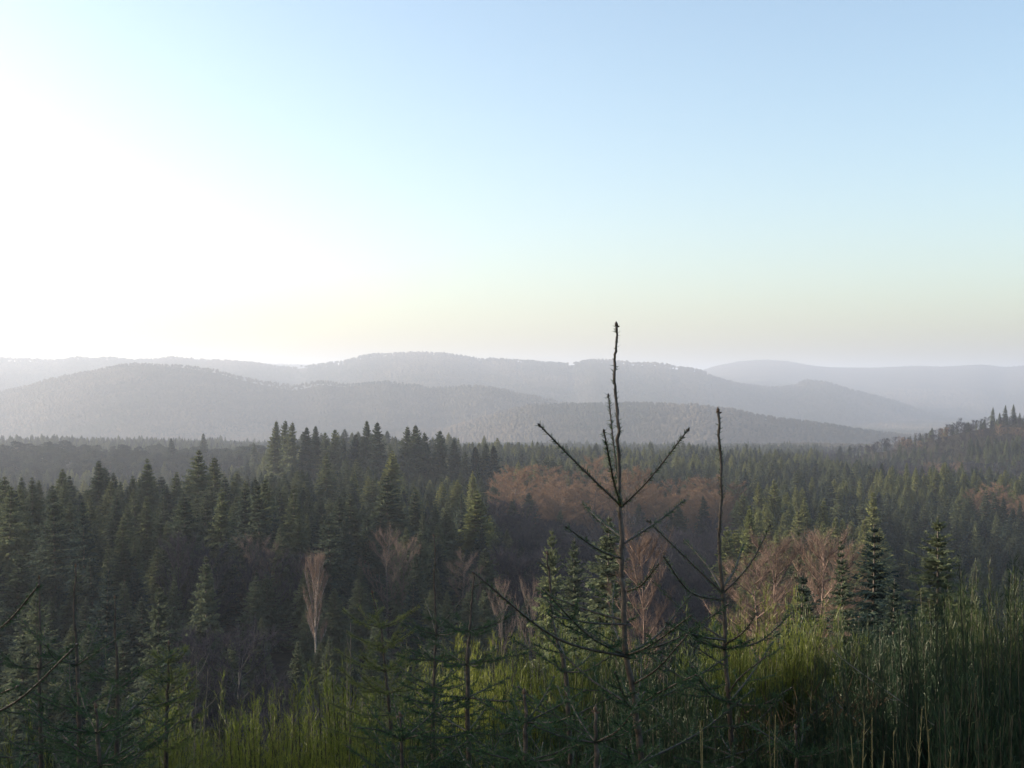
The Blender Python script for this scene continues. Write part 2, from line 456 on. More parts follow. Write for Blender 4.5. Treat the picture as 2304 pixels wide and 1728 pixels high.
# ------------------------------------------------------------------ tree builders (shapes about 1 unit = 1 metre)
def conifer(h, rad, levels, per, sprays, seed, bare=0.06, droop=0.16, tip=0.8, spray=(0.30, 0.11), ragged=0.25, taper=0.46):
    """spruce: tapered trunk, whorls of drooping boughs with flat sprays along them"""
    g = np.random.default_rng(seed)
    tr = MB(); cr = MB()
    zs = np.linspace(0, h, 9)
    lean = np.stack([np.sin(zs / h * 3 + seed) * 0.012 * h, np.cos(zs / h * 2.3 + seed) * 0.010 * h, zs], 1)
    lean[:, :2] -= lean[0, :2]
    tr.tube(lean, np.linspace(0.016 * h, 0.002 * h, 9), 6)
    side_bias = g.uniform(0, 6.28)
    t = np.clip((np.arange(levels) + g.uniform(-0.3, 0.3, levels)) / levels, 0, 0.995) ** 0.92
    z = h * (bare + (1 - bare) * t)
    Lm = rad * (1 - np.exp(-taper * h * (1 - t) / rad)) * (0.6 + 0.4 * np.minimum(1.0, (t + 0.10) / 0.22)) + 0.004 * h
    az = g.uniform(0, 6.28, (levels, 1)) + np.arange(per)[None, :] * 6.283 / per + g.uniform(-0.35, 0.35, (levels, per))
    L = Lm[:, None] * (1 + ragged * g.uniform(-1.3, 0.7, (levels, per))) * (1 + 0.14 * np.cos(az - side_bias))
    el = -0.22 + (tip + 0.22) * t[:, None] ** 1.6 + g.uniform(-0.12, 0.12, (levels, per))
    c0 = np.stack([np.interp(z, zs, lean[:, 0]), np.interp(z, zs, lean[:, 1]), z], 1)[:, None, None, :]
    q = (np.arange(sprays + 1) + 0.6) / (sprays + 0.6)
    Lq = L[:, :, None] * q
    x_ = np.cos(az)[:, :, None] * Lq * np.cos(el)[:, :, None]; y_ = np.sin(az)[:, :, None] * Lq * np.cos(el)[:, :, None]
    z_ = Lq * np.sin(el)[:, :, None] - droop * Lq * q + 0.10 * L[:, :, None] * np.maximum(0, q - 0.7)
    p = np.stack([x_, y_, z_], -1) + c0
    prev = np.concatenate([np.broadcast_to(c0, (levels, per, 1, 3)), p[:, :, :-1]], 2)
    bd = unit(p - prev)
    size = spray[0] * (0.55 + 0.25 * rad) * (0.22 + 0.78 * np.minimum(1.0, 1.5 * Lm / rad))[:, None, None] * (1.15 - 0.55 * q) * g.uniform(0.7, 1.35, Lq.shape)
    # tip sprays
    P1 = (p - bd * size[..., None] * 0.4)[:, :, -1].reshape(-1, 3); D1_ = bd[:, :, -1].reshape(-1, 3); S1 = size[:, :, -1].ravel()
    cr.kites(P1, D1_, S1, S1 * 0.42, np.cross(D1_, [0, 0, 1]) + g.normal(size=D1_.shape) * 0.3)
    for sg in (-1, 1):
        B = bd[:, :, :-1].reshape(-1, 3); Q = p[:, :, :-1].reshape(-1, 3); Z = size[:, :, :-1].ravel(); m_ = len(B)
        lat = np.cross(B, [0, 0, 1.0]) * sg
        d = unit(B * g.uniform(0.5, 1.0, (m_, 1)) + lat * g.uniform(0.6, 1.1, (m_, 1)) + np.stack([np.zeros(m_), np.zeros(m_), g.uniform(-0.55, 0.12, m_)], 1))
        cr.kites(Q - B * Z[:, None] * 0.1, d, Z * g.uniform(0.8, 1.3, m_), Z * spray[1] / 0.30 * 1.3, np.cross(d, [0, 0, 1]) + g.normal(size=d.shape) * 0.45)
    # boughs as thin wood
    tr.blades(np.broadcast_to(c0[:, :, 0], (levels, per, 3)).reshape(-1, 3), unit(p[:, :, -2] - c0[:, :, 0]).reshape(-1, 3), (L * 0.85).ravel(), 0.0035 * h)
    # leader
    cr.blades(np.array([[lean[-1, 0], lean[-1, 1], h * 0.955]] * 4), unit(np.stack([g.normal(size=4) * 0.10, g.normal(size=4) * 0.10, np.ones(4)], 1)), 0.05 * h, 0.010 * h)
    return tr, cr


def pine(h, rad, seed, n_lobes=16, tufts=60, ts=0.5):
    """rounded old pine: bare bole, limbs, rounded needle clumps"""
    g = np.random.default_rng(seed)
    tr = MB(); cr = MB()
    tr.tube([(0, 0, 0), (0.1, 0, h * 0.4), (0.0, 0.15, h * 0.7), (0.1, 0.1, h * 0.92)], [0.022 * h, 0.018 * h, 0.012 * h, 0.004 * h], 6)
    for k in range(n_lobes):
        f = (k + 0.5) / n_lobes
        z = h * (0.52 + 0.42 * f)
        rr = rad * math.sqrt(max(0.02, 1 - ((f - 0.28) / 0.80) ** 2)) * g.uniform(0.45, 0.8)
        az = k * 2.4 + g.uniform(-0.5, 0.5)
        c = np.array([math.cos(az) * rr, math.sin(az) * rr, z])
        tr.tube([(0.05, 0.05, z - 0.10 * h), c * [0.6, 0.6, 1] + [0, 0, -0.02 * h], c], [0.006 * h, 0.004 * h, 0.002 * h], 4)
        v = unit(g.normal(size=(tufts, 3))); v[:, 2] = np.abs(v[:, 2]) * 0.9 - 0.25
        lr = rad * g.uniform(0.30, 0.46)
        p = c + v * lr * g.uniform(0.55, 1.0, size=(tufts, 1)) * [1, 1, 0.62]
        d = unit(v + g.normal(size=(tufts, 3)) * 0.5 + [0, 0, 0.3])
        cr.kites(p, d, g.uniform(0.7, 1.4, tufts) * ts, g.uniform(0.5, 0.9, tufts) * ts * 0.6, np.cross(d, g.normal(size=(tufts, 3))))
    return tr, cr


def bare_tree(h, rad, seed, limbs=13, sub=6, twigs=7, tw=(0.9, 0.045), up=0.55, bole=0.25, fine=1):
    """leafless broadleaf or larch: trunk, limbs, branches and a cloud of fine twigs"""
    g = np.random.default_rng(seed)
    tr = MB(); cr = MB()
    top = np.array([g.uniform(-.03, .03) * h, g.uniform(-.03, .03) * h, h * 0.97])
    tp = np.array([[0, 0, 0], [0.01 * h, -0.008 * h, h * 0.3], [-0.008 * h, 0.012 * h, h * 0.62], top])
    tr.tube(tp, [0.017 * h, 0.012 * h, 0.007 * h, 0.0015 * h], 6)
    P_, D_, L_, W_ = [], [], [], []
    for i in range(limbs):
        f = bole + (0.97 - bole) * (i + g.uniform(0, 0.8)) / limbs
        z = h * f
        base = np.array([np.interp(z, tp[:, 2], tp[:, 0]), np.interp(z, tp[:, 2], tp[:, 1]), z])
        az = i * 2.39996 + g.uniform(-0.5, 0.5)
        prof = math.sqrt(max(0.03, 1 - ((f - (bole + 0.25)) / (1.02 - bole - 0.25 if f > bole + 0.25 else 0.5)) ** 2))
        L = rad * prof * g.uniform(0.75, 1.15)
        rise = L * up * g.uniform(0.7, 1.4)
        rise = min(rise, h * 1.0 - z + 0.03 * h)
        end = base + np.array([math.cos(az) * L, math.sin(az) * L, rise])
        mid = base * 0.45 + end * 0.55 + np.array([0, 0, -0.06 * L])
        pts = np.array([base, mid, end])
        tr.tube(pts, [0.0055 * h * (1.1 - f * 0.6), 0.003 * h, 0.001 * h], 4)
        for j in range(sub):
            q = 0.22 + 0.78 * (j + g.uniform(0, 0.9)) / sub
            p = (pts[0] * (1 - q) + pts[2] * q) + np.array([0, 0, -0.06 * L * 4 * q * (1 - q)])
            a2 = az + g.uniform(-1.3, 1.3)
            l2 = (0.30 + 0.25 * g.uniform()) * (L * 0.6 + 0.06 * h)
            d2 = unit([math.cos(a2) * (1.1 - up * 0.4), math.sin(a2) * (1.1 - up * 0.4), up * g.uniform(0.5, 1.9) + 0.15])
            e2 = p + d2 * l2
            tr.tube([p, (p + e2) / 2 + g.normal(size=3) * 0.03 * l2, e2], [0.0022 * h, 0.0014 * h, 0.0006 * h], 3)
            m_ = twigs
            tq = g.uniform(0.15, 1.0, m_)
            b = p + (e2 - p) * tq[:, None]
            dd_ = unit(d2 + g.normal(size=(m_, 3)) * 0.75 + np.array([0, 0, up * 0.5]))
            ln = tw[0] * g.uniform(0.6, 1.3, m_)
            P_.append(b); D_.append(dd_); L_.append(ln); W_.append(np.full(m_, tw[1]))
            for _ in range(fine):
                tq2 = g.uniform(0.3, 0.95, m_)
                b2 = b + dd_ * (ln * tq2)[:, None]
                d3 = unit(dd_ + g.normal(size=(m_, 3)) * 0.6 + np.array([0, 0, up * 0.3]))
                P_.append(b2); D_.append(d3); L_.append(ln * 0.6); W_.append(np.full(m_, tw[1] * 0.8))
    p = np.concatenate(P_); d = np.concatenate(D_)
    cr.blades(p, d, np.concatenate(L_), np.concatenate(W_), np.cross(d, g.normal(size=d.shape)))
    return tr, cr


class Proto:
    def __init__(self, tr, cr, h, m_trunk, m_crown):
        self.h = h
        self.trunk = tr.mesh('trunk', m_trunk, smooth=True)
        self.crown = cr.mesh('crown', m_crown)


def variants(fn, n, mt, mc, hs, **kw):
    out = []
    for i in range(n):
        h = hs
        a = {k: (v[i % len(v)] if isinstance(v, list) else v) for k, v in kw.items()}
        tr, cr = fn(h, seed=100 + i * 7 + len(kw), **a)
        out.append(Proto(tr, cr, h, mt, mc))
    return out


PR = {
    'spruce': variants(conifer, 6, M_BARK, M_SPRUCE, 20.0, rad=[4.6, 5.6, 4.2, 5.2, 4.6, 6.0], taper=[0.46, 0.5, 0.40, 0.48, 0.44, 0.52], levels=[34, 32, 36, 34, 38, 30], per=[8, 8, 7, 8, 7, 9], sprays=[7, 8, 7, 7, 7, 8], spray=(0.58, 0.20), ragged=[0.25, 0.35, 0.2, 0.3, 0.4, 0.3]),
    'lit_spruce': variants(conifer, 3, M_BARK, M_SPRUCE_LIT, 22.0, rad=[4.6, 5.3, 4.2], levels=36, per=8, sprays=7, spray=(0.60, 0.21), droop=0.06, ragged=0.25),
    'open_spruce': variants(conifer, 3, M_BARK, M_SPRUCE, 9.0, rad=[3.4, 4.0, 2.6], levels=[26, 24, 28], per=9, sprays=12, spray=(0.34, 0.11), ragged=[0.45, 0.5, 0.45], bare=0.05, droop=0.20, taper=[0.6, 0.72, 0.5]),
    'near_spruce': variants(conifer, 4, M_BARK, M_SPRUCE, 14.0, rad=[4.2, 5.0, 3.9, 4.5], taper=[0.6, 0.75, 0.55, 0.65], levels=[34, 32, 36, 34], per=9, sprays=11, spray=(0.38, 0.13), ragged=[0.3, 0.35, 0.3, 0.35], bare=0.05, droop=0.18),
    'tall_fir': variants(conifer, 4, M_BARK, M_SPRUCE, 34.0, rad=[8.0, 9.0, 7.0, 8.4], levels=[30, 28, 32, 26], per=8, sprays=7, spray=(0.72, 0.24), ragged=[0.35, 0.4, 0.3, 0.45], bare=0.08, droop=0.10, taper=[0.58, 0.65, 0.5, 0.6]),
    'pine': variants(pine, 4, M_BARK, M_PINE, 22.0, rad=[5.0, 6.0, 4.5, 5.5], n_lobes=[18, 20, 16, 18], tufts=130, ts=1.0),
    'rust': variants(bare_tree, 4, M_BARK, M_TWIG_RUST, 22.0, rad=[6.8, 7.8, 6.2, 7.2], limbs=22, sub=9, twigs=15, tw=(1.1, 0.085), up=[0.5, 0.42, 0.6, 0.48], bole=0.22),
    'larch': variants(bare_tree, 3, M_BARK, M_TWIG_PINK, 16.0, rad=[4.2, 4.8, 3.6], limbs=17, sub=8, twigs=9, tw=(0.9, 0.05), up=[0.8, 0.9, 0.7], bole=0.3),
    'birch': variants(bare_tree, 3, M_BIRCH, M_TWIG_PINK, 15.0, rad=[2.0, 2.4, 3.0], limbs=17, sub=8, twigs=13, tw=(0.9, 0.04), up=[2.0, 1.8, 1.4], bole=0.35),
    'sallow': variants(bare_tree, 3, M_TWIGWOOD, M_TWIG_PINK, 12.0, rad=[3.2, 3.6, 2.9], limbs=28, sub=12, twigs=18, tw=(0.55, 0.018), up=[0.7, 0.55, 0.8], bole=0.2),
    'thicket': variants(bare_tree, 4, M_DARKBARK, M_TWIG_SHADE, 14.0, rad=[3.4, 4.0, 3.0, 3.6], limbs=16, sub=8, twigs=11, tw=(1.1, 0.05), up=[1.2, 0.9, 1.5, 1.1], bole=0.25),
}
NAMES = {'sallow': ('sallow_tree', 'sallow'), 'near_spruce': ('spruce_tree', 'spruce'), 'spruce': ('spruce_tree', 'spruce'), 'lit_spruce': ('spruce_tree', 'spruce'), 'open_spruce': ('spruce_tree', 'spruce'), 'tall_fir': ('fir_tree', 'fir'), 'pine': ('pine_tree', 'pine'),
         'rust': ('broadleaf_tree', 'tree'), 'larch': ('larch_tree', 'larch'), 'birch': ('birch_tree', 'birch'), 'thicket': ('bare_tree', 'tree')}
NW = ['first', 'second', 'third', 'fourth', 'fifth', 'sixth', 'seventh', 'eighth', 'ninth', 'tenth', 'eleventh', 'twelfth', 'thirteenth', 'fourteenth', 'fifteenth', 'sixteenth', 'seventeenth', 'eighteenth', 'nineteenth']
TENS = ['', '', 'twent', 'thirt', 'fort', 'fift', 'sixt', 'sevent', 'eight', 'ninet']


def ordinal(i):
    if i <= 19: return NW[i - 1]
    if i > 99: return 'hundred and ' + ordinal(i - 100) if i > 100 else 'hundredth'
    t, o = divmod(i, 10)
    return TENS[t] + ('ieth' if o == 0 else 'y-' + NW[o - 1])


SEED = {}   # one standing tree's crown of every build, whose shape the uncounted mass repeats


def put_tree(kind, x, y, z, h, label, group=None, width=1.0, var=None, rot=None):
    pr = PR[kind][(random.randrange(99) if var is None else var) % len(PR[kind])]
    nm, cat = NAMES[kind]
    s = h / pr.h
    e = link(nm, None, None, (x, y, z), random.uniform(0, 6.28) if rot is None else rot, (s * width, s * width, s))
    e.empty_display_size = 0.5
    e.rotation_euler.x = random.gauss(0, 0.018); e.rotation_euler.y = random.gauss(0, 0.018)
    tag(e, label, cat, group)
    link('trunk', pr.trunk, e); c = link('crown', pr.crown, e)
    SEED.setdefault(kind, {}).setdefault(pr.crown.name, (c, pr.h))
    return e


# ------------------------------------------------------------------ the forest: where the trees stand
T = []   # candidates: x, y, z, h, kind, stand, half width


def cand(x, y, h, kind, stand, hero=None, width=1.0, var=None):
    z = float(ground(x, y)) - 0.15
    T.append(dict(x=x, y=y, z=z, h=h, kind=kind, stand=stand, hero=hero, width=width, var=var))


def hero(kind, px, py, d, label, width=1.0, var=None, group=None):
    p = P(px, py, d)
    z = float(ground(p.x, p.y)) - 0.15
    T.append(dict(x=p.x, y=p.y, z=z, h=max(2.5, p.z - z), kind=kind, stand=group, hero=label, width=width, var=var))


def hero_h(kind, px, py, d, h_keep, label, **kw):
    """as hero, but the crown width is kept as for a tree h_keep metres high"""
    p = P(px, py, d); z = float(ground(p.x, p.y)) - 0.15
    hero(kind, px, py, d, label, width=h_keep / max(2.5, p.z - z), **kw)


# single trees that the photograph lets one tell apart
hero_h('open_spruce', 2098, 1158, 62, 9.5, 'dark young spruce with wide lower boughs alone on the right hillside', var=1)
hero_h('open_spruce', 1957, 1178, 55, 8.0, 'sunlit young spruce with orange stem rising from the broom', var=0)
hero_h('open_spruce', 1906, 1213, 50, 4.6, 'narrow black young spruce close beside the orange-stemmed one', var=2)
hero_h('open_spruce', 1806, 1290, 42, 5.2, 'small dark spruce with flat spreading top above the broom', var=1)
hero_h('open_spruce', 1802, 1190, 75, 6.5, 'slim grey-green spruce between the two pinkish sallow clumps', var=2)
hero_h('open_spruce', 2010, 1300, 48, 5.0, 'low dark spruce just left of the lone right hillside spruce', var=1)
hero_h('near_spruce', 1232, 1190, 120, 11.0, 'pale-topped conifer left of the tall bare leader', var=1)
hero_h('near_spruce', 1375, 1162, 100, 13.5, 'broad dark spruce straight behind the tallest sapling leader', var=1)
hero_h('near_spruce', 1293, 1212, 108, 11, 'grey-green bushy spruce between pale-topped conifer and broad dark one', var=3)
hero_h('sallow', 1452, 1225, 58, 6, 'pale twiggy bare tree just right of the tallest sapling stem', var=2)
hero_h('sallow', 1735, 1232, 62, 8, 'pinkish leafless sallow clump right of the second sapling', var=2)
hero_h('sallow', 1697, 1268, 60, 6.5, 'low pinkish leafless sallow directly behind the second sapling', var=1)
hero_h('sallow', 1850, 1222, 64, 8, 'pinkish leafless sallow behind the narrow black spruce', var=2)
hero_h('sallow', 1886, 1248, 66, 6.5, 'smaller pink leafless sallow touching the sunlit orange-stemmed spruce', var=0)
hero_h('larch', 868, 1212, 235, 17, 'orange sunlit larch with upright twigs over the dark hollow', var=0)
hero_h('larch', 905, 1232, 240, 13, 'lower orange larch on the right of the sunlit pair', var=1)
hero_h('birch', 710, 1275, 190, 15, 'slender birch with pale forked trunk and reddish twigs', var=0)
hero_h('larch', 1042, 1258, 240, 14, 'small orange-brown leafless tree above the dark hollow, centre', var=2)
hero_h('larch', 1075, 1290, 236, 8, 'smallest orange-brown leafless tree by the centre hollow', var=2)
hero_h('larch', 570, 1222, 245, 14, 'dull brown leafless larch in front of the left conifers', var=1)
hero_h('larch', 612, 1232, 250, 13, 'dull brown leafless larch right of its twin', var=2)
hero_h('larch', 1130, 1325, 200, 8, 'low russet tree under the pale-topped conifer', var=0)
hero_h('larch', 1188, 1330, 190, 8, 'low russet tree right below the pale-topped conifer', var=1)
hero_h('near_spruce', 131, 1103, 225, 22, 'tall left spruce with sunlit swept-up lower boughs', var=1)
hero_h('near_spruce', 194, 1124, 215, 20, 'dark tiered spruce next to the tall left one', var=4)
hero_h('spruce', 268, 1111, 262, 20, 'pointed spruce, third of the four tall left ones', var=0)
hero_h('spruce', 329, 1117, 268, 19, 'pointed spruce, last of the four tall left ones', var=3)
hero_h('near_spruce', 18, 1093, 245, 23, 'bulky dark spruce cut by the left edge', var=1)
hero_h('spruce', 62, 1130, 250, 20, 'shorter spruce just right of the bulky edge one', var=2)
hero_h('near_spruce', 748, 1158, 238, 21, 'dark bushy spruce behind the pale-trunked birch', var=5)
hero_h('spruce', 672, 1152, 262, 19, 'ragged spruce with a light tip left of the dark bushy one', var=4)
hero_h('spruce', 550, 1080, 330, 24, 'highest pointed spruce in the left stand', var=0)
hero_h('lit_spruce', 1688, 1136, 270, 24, 'yellow-green pointed spruce behind the second sapling', var=0)
hero_h('lit_spruce', 1965, 1103, 360, 27, 'tall yellow-green spruce above the orange-stemmed one', var=1)
hero_h('lit_spruce', 1858, 1120, 400, 26, 'yellow-green spruce, highest of the middle sunlit stand', var=2)
hero_h('near_spruce', 355, 1318, 140, 16, 'black spruce low in the left hollow', var=1)
hero_h('spruce', 470, 1250, 190, 17, 'black spruce behind the hollow left of the birch', var=3)
hero_h('near_spruce', 100, 1330, 150, 17, 'shadowed spruce low at the left', var=5)
hero_h('near_spruce', 235, 1280, 170, 17, 'shadowed spruce under the four tall left ones', var=3)
hero_h('lit_spruce', 1072, 1125, 300, 22, 'sloping green conifer at the left end of the rusty grove', var=1)
# tall firs on the hazy middle skyline
for k, (px, py, d, w) in enumerate([(386, 985, 1240, 34), (458, 974, 1235, 40), (548, 1003, 1240, 28), (575, 995, 1000, 28), (614, 946, 666, 36), (636, 944, 677, 34), (652, 948, 658, 32), (690, 960, 666, 34), (706, 957, 684, 32), (730, 972, 691, 28), (752, 965, 666, 32),
                                     (772, 985, 688, 24), (800, 976, 673, 34), (826, 945, 666, 36), (852, 949, 654, 38), (880, 1000, 695, 22), (912, 958, 666, 36), (932, 955, 658, 38), (960, 972, 669, 34), (987, 968, 662, 36), (1022, 986, 651, 34), (1045, 1015, 673, 24), (1073, 1004, 651, 36), (1088, 996, 658, 36), (1113, 1001, 647, 34)]):
    hero_h('tall_fir', px, py, d, w * 0.98, 'hazy tall fir on the middle skyline, %s from the left' % ordinal(k + 1), group='tall firs on the middle skyline')
for k, (px, py) in enumerate([(2233, 916), (2262, 911), (2281, 909)]):
    hero_h('spruce', px, py, 1400, 19, ['lone round-topped conifer on the right hilltop', 'broad conifer in the pair on the right hilltop', 'slim conifer in the pair on the right hilltop'][k])

HX = np.array([t['x'] for t in T]); HY = np.array([t['y'] for t in T])


def stand_at(px, d):
    """kind, height and stand for a spot of forest"""
    n = noise2(px * d / F, d, 60, 2)
    if 478 < d < 590 and 1105 + (d - 478) * 0.3 < px < 1655:
        return 'rust', R.uniform(21, 27), 'rusty grove'
    if px > 1850 + max(0, 1150 - d) * 0.5 and d > 900:
        return ('rust' if n < 0.22 else 'thicket' if n < 0.5 else 'spruce'), R.uniform(9, 14), 'right hill wood'
    if 1150 < d < 1480 and px < 590:
        return 'pine', R.uniform(18, 25), 'hazy pines'
    if d > 1260:
        return 'spruce', R.uniform(14, 20), 'far valley wood'
    if px > 2140 and 600 < d < 680:
        return 'rust', R.uniform(14, 18), 'rusty patch'
    if d < 240 and 400 < px < 1180:
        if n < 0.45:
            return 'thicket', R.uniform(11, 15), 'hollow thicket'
        return 'spruce', R.uniform(11, 15), 'hollow spruces'
    if d < 240 and px <= 400:
        return 'spruce', R.uniform(13, 18), 'hollow spruces'
    if d < 215:
        return 'thicket', R.uniform(8, 12), 'hillside scrub'
    if d < 470 and 1100 < px < 1640:
        return ('thicket' if n < 0.6 else 'spruce'), R.uniform(13, 17), 'grove foot'
    if px >= 1640 and d < 480:
        if px > 1985:
            return 'spruce', R.uniform(15, 20), 'right slope'
        return 'lit_spruce', R.uniform(19, 26), 'sunlit stand'
    if px > 1960 and 640 < d < 760:
        return 'lit_spruce', R.uniform(20, 25), 'yellow stand'
    if px < 1060 and d < 420:
        return 'spruce', R.uniform(16, 22), 'left stand'
    if 560 < d < 1010 and 560 < px < 1160:
        return ('lit_spruce' if n > 0.72 else 'spruce'), R.uniform(13, 18), 'middle forest'
    return ('lit_spruce' if n > 0.72 else 'spruce'), R.uniform(17, 24), 'middle forest'


d = 112.0
OFF = []
while d < 2300:
    step = 9.2 if d < 300 else 9.8 if d < 1300 else 12.5
    half = 1260.0 / F * d + 10
    extra = 170.0 if d < 620 else 0.0
    xs = np.arange(-half - extra, half, step)
    xs = xs + R.uniform(-0.45, 0.45, len(xs)) * step; ys = d + R.uniform(-0.45, 0.45, len(xs)) * step
    zz = ground(xs, ys) - 0.15; hv_ = (0.68 + 0.50 * noise2(xs, ys, 26, 4)) * R.uniform(0.86, 1.16, len(xs)) * 1.06
    for x, y, z, hm in zip(xs, ys, zz, hv_):
        px = CX + F * x / y
        if y < 215 and px > 1180 and R.uniform() < 0.45: continue
        if y < 160 and px > 1500: continue
        if y < 260 and np.min((HX - x) ** 2 + (HY - y) ** 2) < 9: continue
        k, h, st = stand_at(px, y)
        if k in ('rust', 'pine') and R.uniform() < 0.45: continue
        t = dict(x=x, y=y, z=z, h=h * hm, kind=k, stand=st, hero=None, width=1.0, var=None)
        (OFF if px < -115 else T).append(t)
    d += step

# who is seen: walk away from the viewer and keep a running canopy line
NB = 640
line = np.full(NB, 1760.0)
order = sorted(range(len(T)), key=lambda i: T[i]['y'])
for i in order:
    t = T[i]
    d = t['y']; c = CX + F * t['x'] / d
    top = CY - (t['z'] + t['h']) / d * F
    pr = PR[t['kind']]
    wid = (0.30 if t['kind'] in ('rust', 'thicket', 'larch', 'pine') else 0.16) * t['h'] * t['width'] / d * F
    b0 = int((c - wid + 128) / 4); b1 = int((c + wid + 128) / 4) + 1
    b0c, b1c = max(0, b0), min(NB, b1)
    t['vis'] = -1.0
    if b0c >= b1c: continue
    bb = np.arange(b0c, b1c)
    edge = top + np.abs(bb * 4 - 128 - c) / max(wid, 1) * (t['h'] / d * F) * 0.75
    gain = np.clip(line[bb] - edge, 0, t['h'] / d * F)
    t['vis'] = float(gain.sum() * 4)
    t['up'] = float((line[bb] - edge).max())
    t['px'] = c; t['top'] = top
    line[bb] = np.minimum(line[bb], edge + (t['h'] / d * F) * 0.06)

heroes = [t for t in T if t['hero']]
rest = [t for t in T if not t['hero'] and t['vis'] > -1 and t.get('up', -99) > -0.05 * t['h'] / t['y'] * F]
seen = [t for t in rest if -40 < t['px'] < 2344]
seen.sort(key=lambda t: -t['vis'])
FAM = {'sallow': 'sallow', 'near_spruce': 'conifer', 'spruce': 'conifer', 'lit_spruce': 'conifer', 'open_spruce': 'conifer', 'tall_fir': 'fir', 'pine': 'pine', 'rust': 'broadleaf', 'larch': 'larch', 'birch': 'birch', 'thicket': 'bare'}
LIM = {'conifer': 250, 'pine': 60, 'broadleaf': 60, 'bare': 130}
got = {}
single = []; mass = []
for t in seen:
    f = FAM[t['kind']]
    px_h = t['h'] / t['y'] * F
    if got.get(f, 0) < LIM.get(f, 100) and t['vis'] > 350:
        got[f] = got.get(f, 0) + 1
        single.append(t)
    else:
        mass.append(t)
mass += [t for t in rest if not (-40 < t['px'] < 2344)]

for t in heroes:
    put_tree(t['kind'], t['x'], t['y'], t['z'], t['h'], t['hero'], t['stand'], t['width'], t['var'])

STANDS = {
    'rusty grove': 'rusty leafless tree in the broad sunlit grove',
    'rusty patch': 'pinkish leafless tree by the right edge',
    'hazy pines': 'round-topped grey pine in the hazy left treeline',
    'hollow thicket': 'dark leafless tree down in the shadowed hollow',
    'hollow spruces': 'shadowed spruce in the dark left hollow',
    'hillside scrub': 'leafless scrub tree on the slope behind the broom',
    'grove foot': 'shaded tree at the foot of the rusty grove',
    'sunlit stand': 'yellow-green spruce in the sunlit right stand',
    'yellow stand': 'yellow spruce in the small far sunlit stand',
    'right slope': 'blue-shadowed spruce on the right slope',
    'left stand': 'dark green spruce in the left stand',
    'middle forest': 'green spruce in the hazy middle forest',
    'right hill wood': 'spruce in the wood on the right hill',
    'far valley wood': 'spruce in the hazy far valley wood',
}
by = {}
for t in single:
    by.setdefault((t['stand'], NAMES[t['kind']][1]), []).append(t)
for (st, cat), ts in by.items():
    ts.sort(key=lambda t: t['px'])
    nth = STANDS[st]
    if cat not in nth.split() and cat != 'tree': nth = nth.replace('tree', cat, 1) if 'tree' in nth.split() else nth
    if cat == 'tree' and 'grove foot' == st: nth = 'shaded leafless tree at the foot of the rusty grove'
    if cat == 'tree' and 'right hill wood' == st: nth = 'leafless tree in the wood on the right hill'
    for i, t in enumerate(ts):
        lab = nth + ', ' + (ordinal(i + 1) + ' from the left' if len(ts) > 1 else 'the only one there')
        put_tree(t['kind'], t['x'], t['y'], t['z'], t['h'], lab, nth.replace(' tree ', ' trees ').replace(' spruce ', ' spruces '), t['width'] * random.uniform(0.72, 1.32))


# ------------------------------------------------------------------ the rest of the forest, one mass of trees too many to count
def lod(fn, n, **kw):
    out = []
    for i in range(n):
        tr, cr = fn(seed=500 + i * 13, **kw)
        V, t_, q = cr.arrays()
        tri = [] if t_ is None else [t_]
        if q is not None:
            tri += [q[:, [0, 1, 2]], q[:, [0, 2, 3]]]
        out.append((V, np.concatenate(tri)))
    return out


def join(name, items, protos, mat, label, hproto):
    Vs, Ts, tn, off = [], [], [], 0
    for (x, y, z, h, w, tint) in items:
        V, tri = protos[R.integers(len(protos))]
        a = R.uniform(0, 6.283); c, s = math.cos(a), math.sin(a)
        k = h / hproto
        X = V * [k * w, k * w, k]
        Y = np.stack([X[:, 0] * c - X[:, 1] * s + x, X[:, 0] * s + X[:, 1] * c + y, X[:, 2] + z], 1)
        Vs.append(Y); Ts.append(tri + off); off += len(V); tn.append(np.full(len(V), tint))
    if not Vs: return None
    me = mesh(name, np.concatenate(Vs), np.concatenate(Ts), None, (mat,), tint=np.concatenate(tn), smooth=True)
    return tag(link(name, me), label, kind='stuff')


